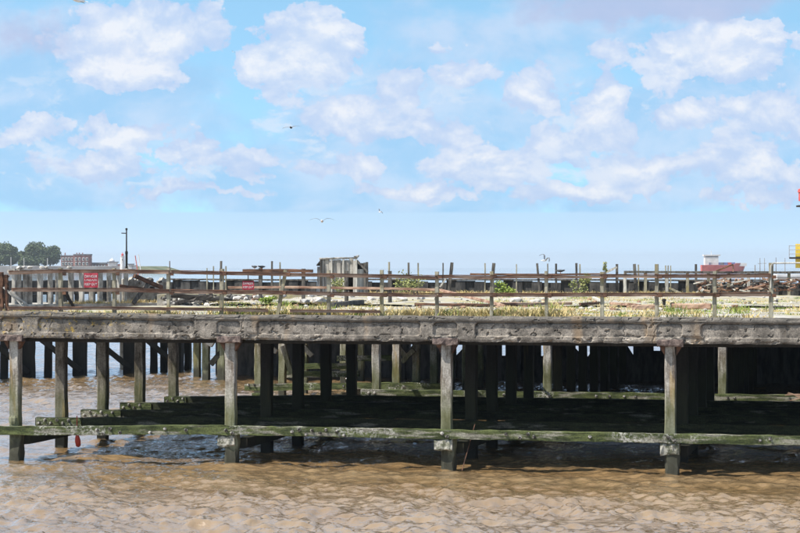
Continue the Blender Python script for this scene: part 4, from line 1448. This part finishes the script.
bt = empty('brick_building', atD(75, 268, 1510), 'red brick building with white window surrounds beside the far trees', 'building')
bt.location.z = 4.6
far_box(bt, 'wall', 61, 73, 256.2, 267.5, 1512, 10, M_BRICK)
far_box(bt, 'wall', 73, 89.5, 255.2, 267.5, 1510, 12, M_BRICK)
far_box(bt, 'roof', 60.6, 73, 255.2, 256.2, 1511.5, 10, M_SLATE)
far_box(bt, 'roof', 73.2, 90, 254, 255.2, 1509.5, 12, M_SLATE)
for q in (64.5, 76.2, 78.8, 82):
    far_box(bt, 'chimney', q, q + 1, 252.8, 255.5, 1514, 1, M_BRICK)
for q, D_ in ((62, 1511.6), (65, 1511.6), (68, 1511.6), (71, 1511.6), (75, 1509.6), (78.6, 1509.6), (82.5, 1509.6), (86, 1509.6)):
    for zz in (257.5, 262):
        wn = far_box(bt, 'window', q - .2, q + 2.0, zz, zz + 3.2, D_, .4, M_FWHITE)
        far_box(wn, 'pane', q + .35, q + 1.5, zz + .6, zz + 2.6, D_ - .3, .25, M_GLASS)
lw = empty('low_terrace', atD(100, 268, 1520), 'long low hazy terrace right of the far brick building', 'building')
far_box(lw, 'wall', 90, 121, 264, 268, 1522, 8, M_BRICK)
far_box(lw, 'roof', 89.5, 106, 262.5, 264, 1521, 9, M_SLATE)
for q in range(92, 106, 3):
    far_box(lw, 'window', q, q + 1.3, 264.8, 266.5, 1521.4, .4, M_FWHITE)
dm = empty('domed_pavilion', atD(111.5, 268, 1500), 'pavilion with small white dome left of the far white tower', 'building')
far_box(dm, 'wall', 108, 116.5, 262.5, 268, 1496, 6, M_FWHITE)
far_box(dm, 'roof', 107, 117.5, 261.6, 262.5, 1495.5, 7, M_SLATE)
c = atD(112, 261.6, 1498)
MB().lathe((c.x, c.y, c.z), [(2.0, 0), (1.9, .8), (1.3, 1.6), (.5, 2.1), (.15, 2.3), (.1, 3.2)], 12).build('dome', M_FWHITE, dm, True)
lt = empty('white_tower', atD(122.5, 268, 1490), 'white round lighthouse tower on the far shore left of the lamp post', 'tower')
c = atD(122.5, 268, 1490)
MB().lathe((c.x, c.y, c.z), [(1.75, -1), (1.45, 8.2), (1.7, 8.3), (1.7, 8.7)], 14).build('shaft', M_FWHITE, lt)
MB().lathe((c.x, c.y, c.z + 8.7), [(.9, 0), (.9, 1.2), (1.1, 1.25), (.2, 2.0), (.08, 3.0)], 10).build('lantern', M_LRED, lt)
far_box(lt, 'window', 122, 122.7, 259, 260.5, 1488.2, .4, M_GLASS)
cr = empty('shear_crane', atD(140, 270, 900), 'two pale pink slanting crane legs right of the lamp post', 'crane')
for (a, b_) in (((135.2, 255.5), (139, 271)), ((138.4, 254.5), (142, 271))):
    MB().timber(atD(*a, 900), atD(*b_, 900) + Vector((0, 0, -4)), .34, .34, 5, .01).build('leg', M_HULL if a[0] < 136 else M_FWHITE, cr)
c = atD(137, 262, 900)
MB().timber(atD(136.7, 262, 900), atD(140, 262, 900), .2, .2, 2, .01).build('cross_strut', M_FWHITE, cr)
for (px0, px1, py0, lb, m_) in ((128, 133, 264.5, 'low grey shed right of the foot of the lamp post', M_SLATE), (131, 136, 266, 'low dark shed between lamp post and crane legs', M_SEAWALL)):
    sh = empty('shed', atD((px0 + px1) / 2, 269, 1495), lb, 'shed')
    far_box(sh, 'wall', px0, px1, py0, 269, 1495, 6, M_FWHITE)
    far_box(sh, 'roof', px0 - .3, px1 + .3, py0 - .8, py0, 1494.5, 7, m_)
for (px_, tp_, lb) in ((11, 257, 'thin pale lamp mast under the leftmost far tree'), (24, 258, 'thin pale lamp mast below the small far tree'), (47.5, 258, 'thin pale lamp mast before the broad far tree')):
    c = atD(px_, 268, 1485)
    tag(MB().tube([(c.x, c.y, 3), (c.x, c.y, CAMZ + (266.5 - tp_) * 1485 / F)], .22, 6).build('far_mast', M_FWHITE), lb, 'mast')

# ------------------------------------------------------------------ ship
DSH = 1900.0
ks = DSH / F
sh = empty('cargo_ship', atD(726, 271, DSH), 'red hulled cargo ship with white bridge on the horizon at right', 'ship')
sh.location.z = 0
a0 = atD(702, 271, DSH); a1 = atD(748, 271, DSH)
axis_ = (a1 - a0).normalized(); nrm = Vector((-axis_.y, axis_.x, 0))
if nrm.y < 0: nrm = -nrm
Lh = (a1 - a0).length
vs = []
zdk = CAMZ + (266.5 - 265) * ks
for i in range(13):
    t_ = i / 12
    hw = 5 * (1 - max(0, (t_ - .72) / .28) ** 2) + .05
    low_in = .0 if t_ < .8 else 0
    xx = t_ * Lh - (1.0 if t_ > .99 else 0)
    dk = zdk + (1.8 if t_ > .72 else 0)
    flare = 1 - .35 * max(0, (t_ - .7) / .3)
    for (s, z_, wf) in ((-1, -1, .8 * flare), (-1, dk, 1), (1, dk, 1), (1, -1, .8 * flare)):
        back_ = (3.0 * max(0, (t_ - .7) / .3) if z_ < 0 else 0)
        p = a0 + axis_ * (xx - back_) + nrm * (s * hw * wf + 5)
        vs.append((p.x, p.y, z_))
fs = [(0, 1, 2, 3), tuple(48 + j for j in (3, 2, 1, 0))]
for i in range(12):
    for j in range(4):
        q = (j + 1) % 4
        fs.append((i * 4 + j, i * 4 + 4 + j, i * 4 + 4 + q, i * 4 + q))
MB().add(vs, fs).build('hull', M_HULL, sh)
far_box(sh, 'bridge', 705, 718.5, 255.6, 266, DSH + 1, 8, M_FWHITE)
far_box(sh, 'bridge_wing', 703.8, 720.5, 254.6, 255.8, DSH + .5, 9, M_FWHITE)
far_box(sh, 'bridge_windows', 705.5, 718, 256.2, 257, DSH + .8, .3, M_GLASS)
far_box(sh, 'bow_bulwark', 735.5, 746.8, 263, 266.2, DSH + 1, 7, M_FWHITE)
far_box(sh, 'mast', 711, 711.6, 251, 254.6, DSH + 3, .5, M_FWHITE)
for q in range(7):
    far_box(sh, 'container', 709 + q * 3.8, 712.5 + q * 3.8, 262.4, 264.9, DSH + 1 + .1 * q, 7, (M_BLUEC, M_LRED, M_BLUEC, M_SLATE, M_BLUEC, M_LRED, M_BLUEC)[q])
for (px_, tp_, D_, lb) in ((755, 265, 420, 'short dark beacon pole right of the ship'), (760, 258, 700, 'thin mast left of the pipe handrail'), (764.5, 258, 720, 'second thin mast left of the pipe handrail'), (776, 257.5, 700, 'thin mast right of the last fence post'), (785, 258, 710, 'thin mast near the yellow tower')):
    c = atD(px_, 270, D_)
    ms = empty('far_mast', (c.x, c.y, 0), lb, 'mast')
    zt_ = CAMZ + (266.5 - tp_) * D_ / F
    MB().tube([(c.x, c.y, -1), (c.x, c.y, zt_)], .12, 6, radii=[.2, .09] if D_ > 500 else [.13, .11]).build('pole', M_SEAWALL, ms)
    if D_ > 500:
        MB().timber((c.x - .7, c.y, zt_ - 1.9), (c.x + .7, c.y, zt_ - 1.9), .15, .15, 2, .01).build('crossarm', M_SEAWALL, ms)
pontoon = empty('white_pontoon', atD(790, 276, 330), 'long white landing stage on the water before the yellow tower', 'pontoon')
far_box(pontoon, 'hull', 777, 830, 274.3, 280, 330, 6, M_FWHITE)
far_box(pontoon, 'fender', 777, 830, 276.8, 278, 329.8, .15, M_SEAWALL)

# ------------------------------------------------------------------ yellow tower at the right edge
DT = 210.0
kt = DT / F
tw = atD(807, 270, DT)
yt = empty('yellow_light_tower', (tw.x, tw.y, 0), 'yellow navigation tower with red lantern at the right picture edge', 'tower')
zz = lambda py_: CAMZ + (266.5 - py_) * kt
MB().lathe((tw.x, tw.y, 0), [(.55, -1), (.55, zz(262)), (.4, zz(262)), (.35, zz(207))], 14).build('mast', M_YEL, yt)
MB().box((tw.x, tw.y, (zz(244) + zz(268)) / 2), (22 * kt, 22 * kt, 24 * kt)).build('cabin', M_YEL, yt)
MB().box((tw.x, tw.y, zz(258)), (34 * kt, 30 * kt, .16)).build('platform', M_BLACK, yt)
MB().lathe((tw.x, tw.y, zz(207)), [(1.1, 0), (1.1, .16), (.8, .2)], 14).build('gallery', M_BLACK, yt)
MB().lathe((tw.x, tw.y, zz(201)), [(.85, 0), (.85, .85), (.95, .9), (.9, 1.2), (.2, 1.5)], 14).build('lantern', M_LRED, yt)
MB().lathe((tw.x, tw.y, zz(205.5)), [(.7, 0), (.7, .5)], 12).build('lantern_base', M_FWHITE, yt)
for py_ in (246, 250, 254):
    MB().tube([(tw.x - 17 * kt, tw.y - 15 * kt, zz(py_)), (tw.x + 17 * kt, tw.y - 15 * kt, zz(py_))], .03, 6).build('guard_rail', M_SEAWALL, yt)
for s in (-1, 0, 1):
    MB().tube([(tw.x + s * 17 * kt, tw.y - 15 * kt, zz(258)), (tw.x + s * 17 * kt, tw.y - 15 * kt, zz(245.5))], .03, 6).build('guard_post', M_SEAWALL, yt)

# ------------------------------------------------------------------ river air
hz = MB().span((-4300, -60, -1.5), (3300, 6500, 40)).build('haze', bpy.data.materials.new('river_haze'))
tag(hz, 'thin bluish air over the river', 'haze', kind='stuff')
hm = hz.data.materials[0]
hm.use_nodes = True
hm.node_tree.nodes.clear()
ht = NT(hm.node_tree)
pv = ht.n('ShaderNodeVolumePrincipled')
pv.inputs['Color'].default_value = (.95, .975, 1.0, 1)
pv.inputs['Density'].default_value = .00011
pv.inputs['Anisotropy'].default_value = .5
ho = ht.n('ShaderNodeOutputMaterial')
ht.L(pv.outputs[0], ho.inputs['Volume'])
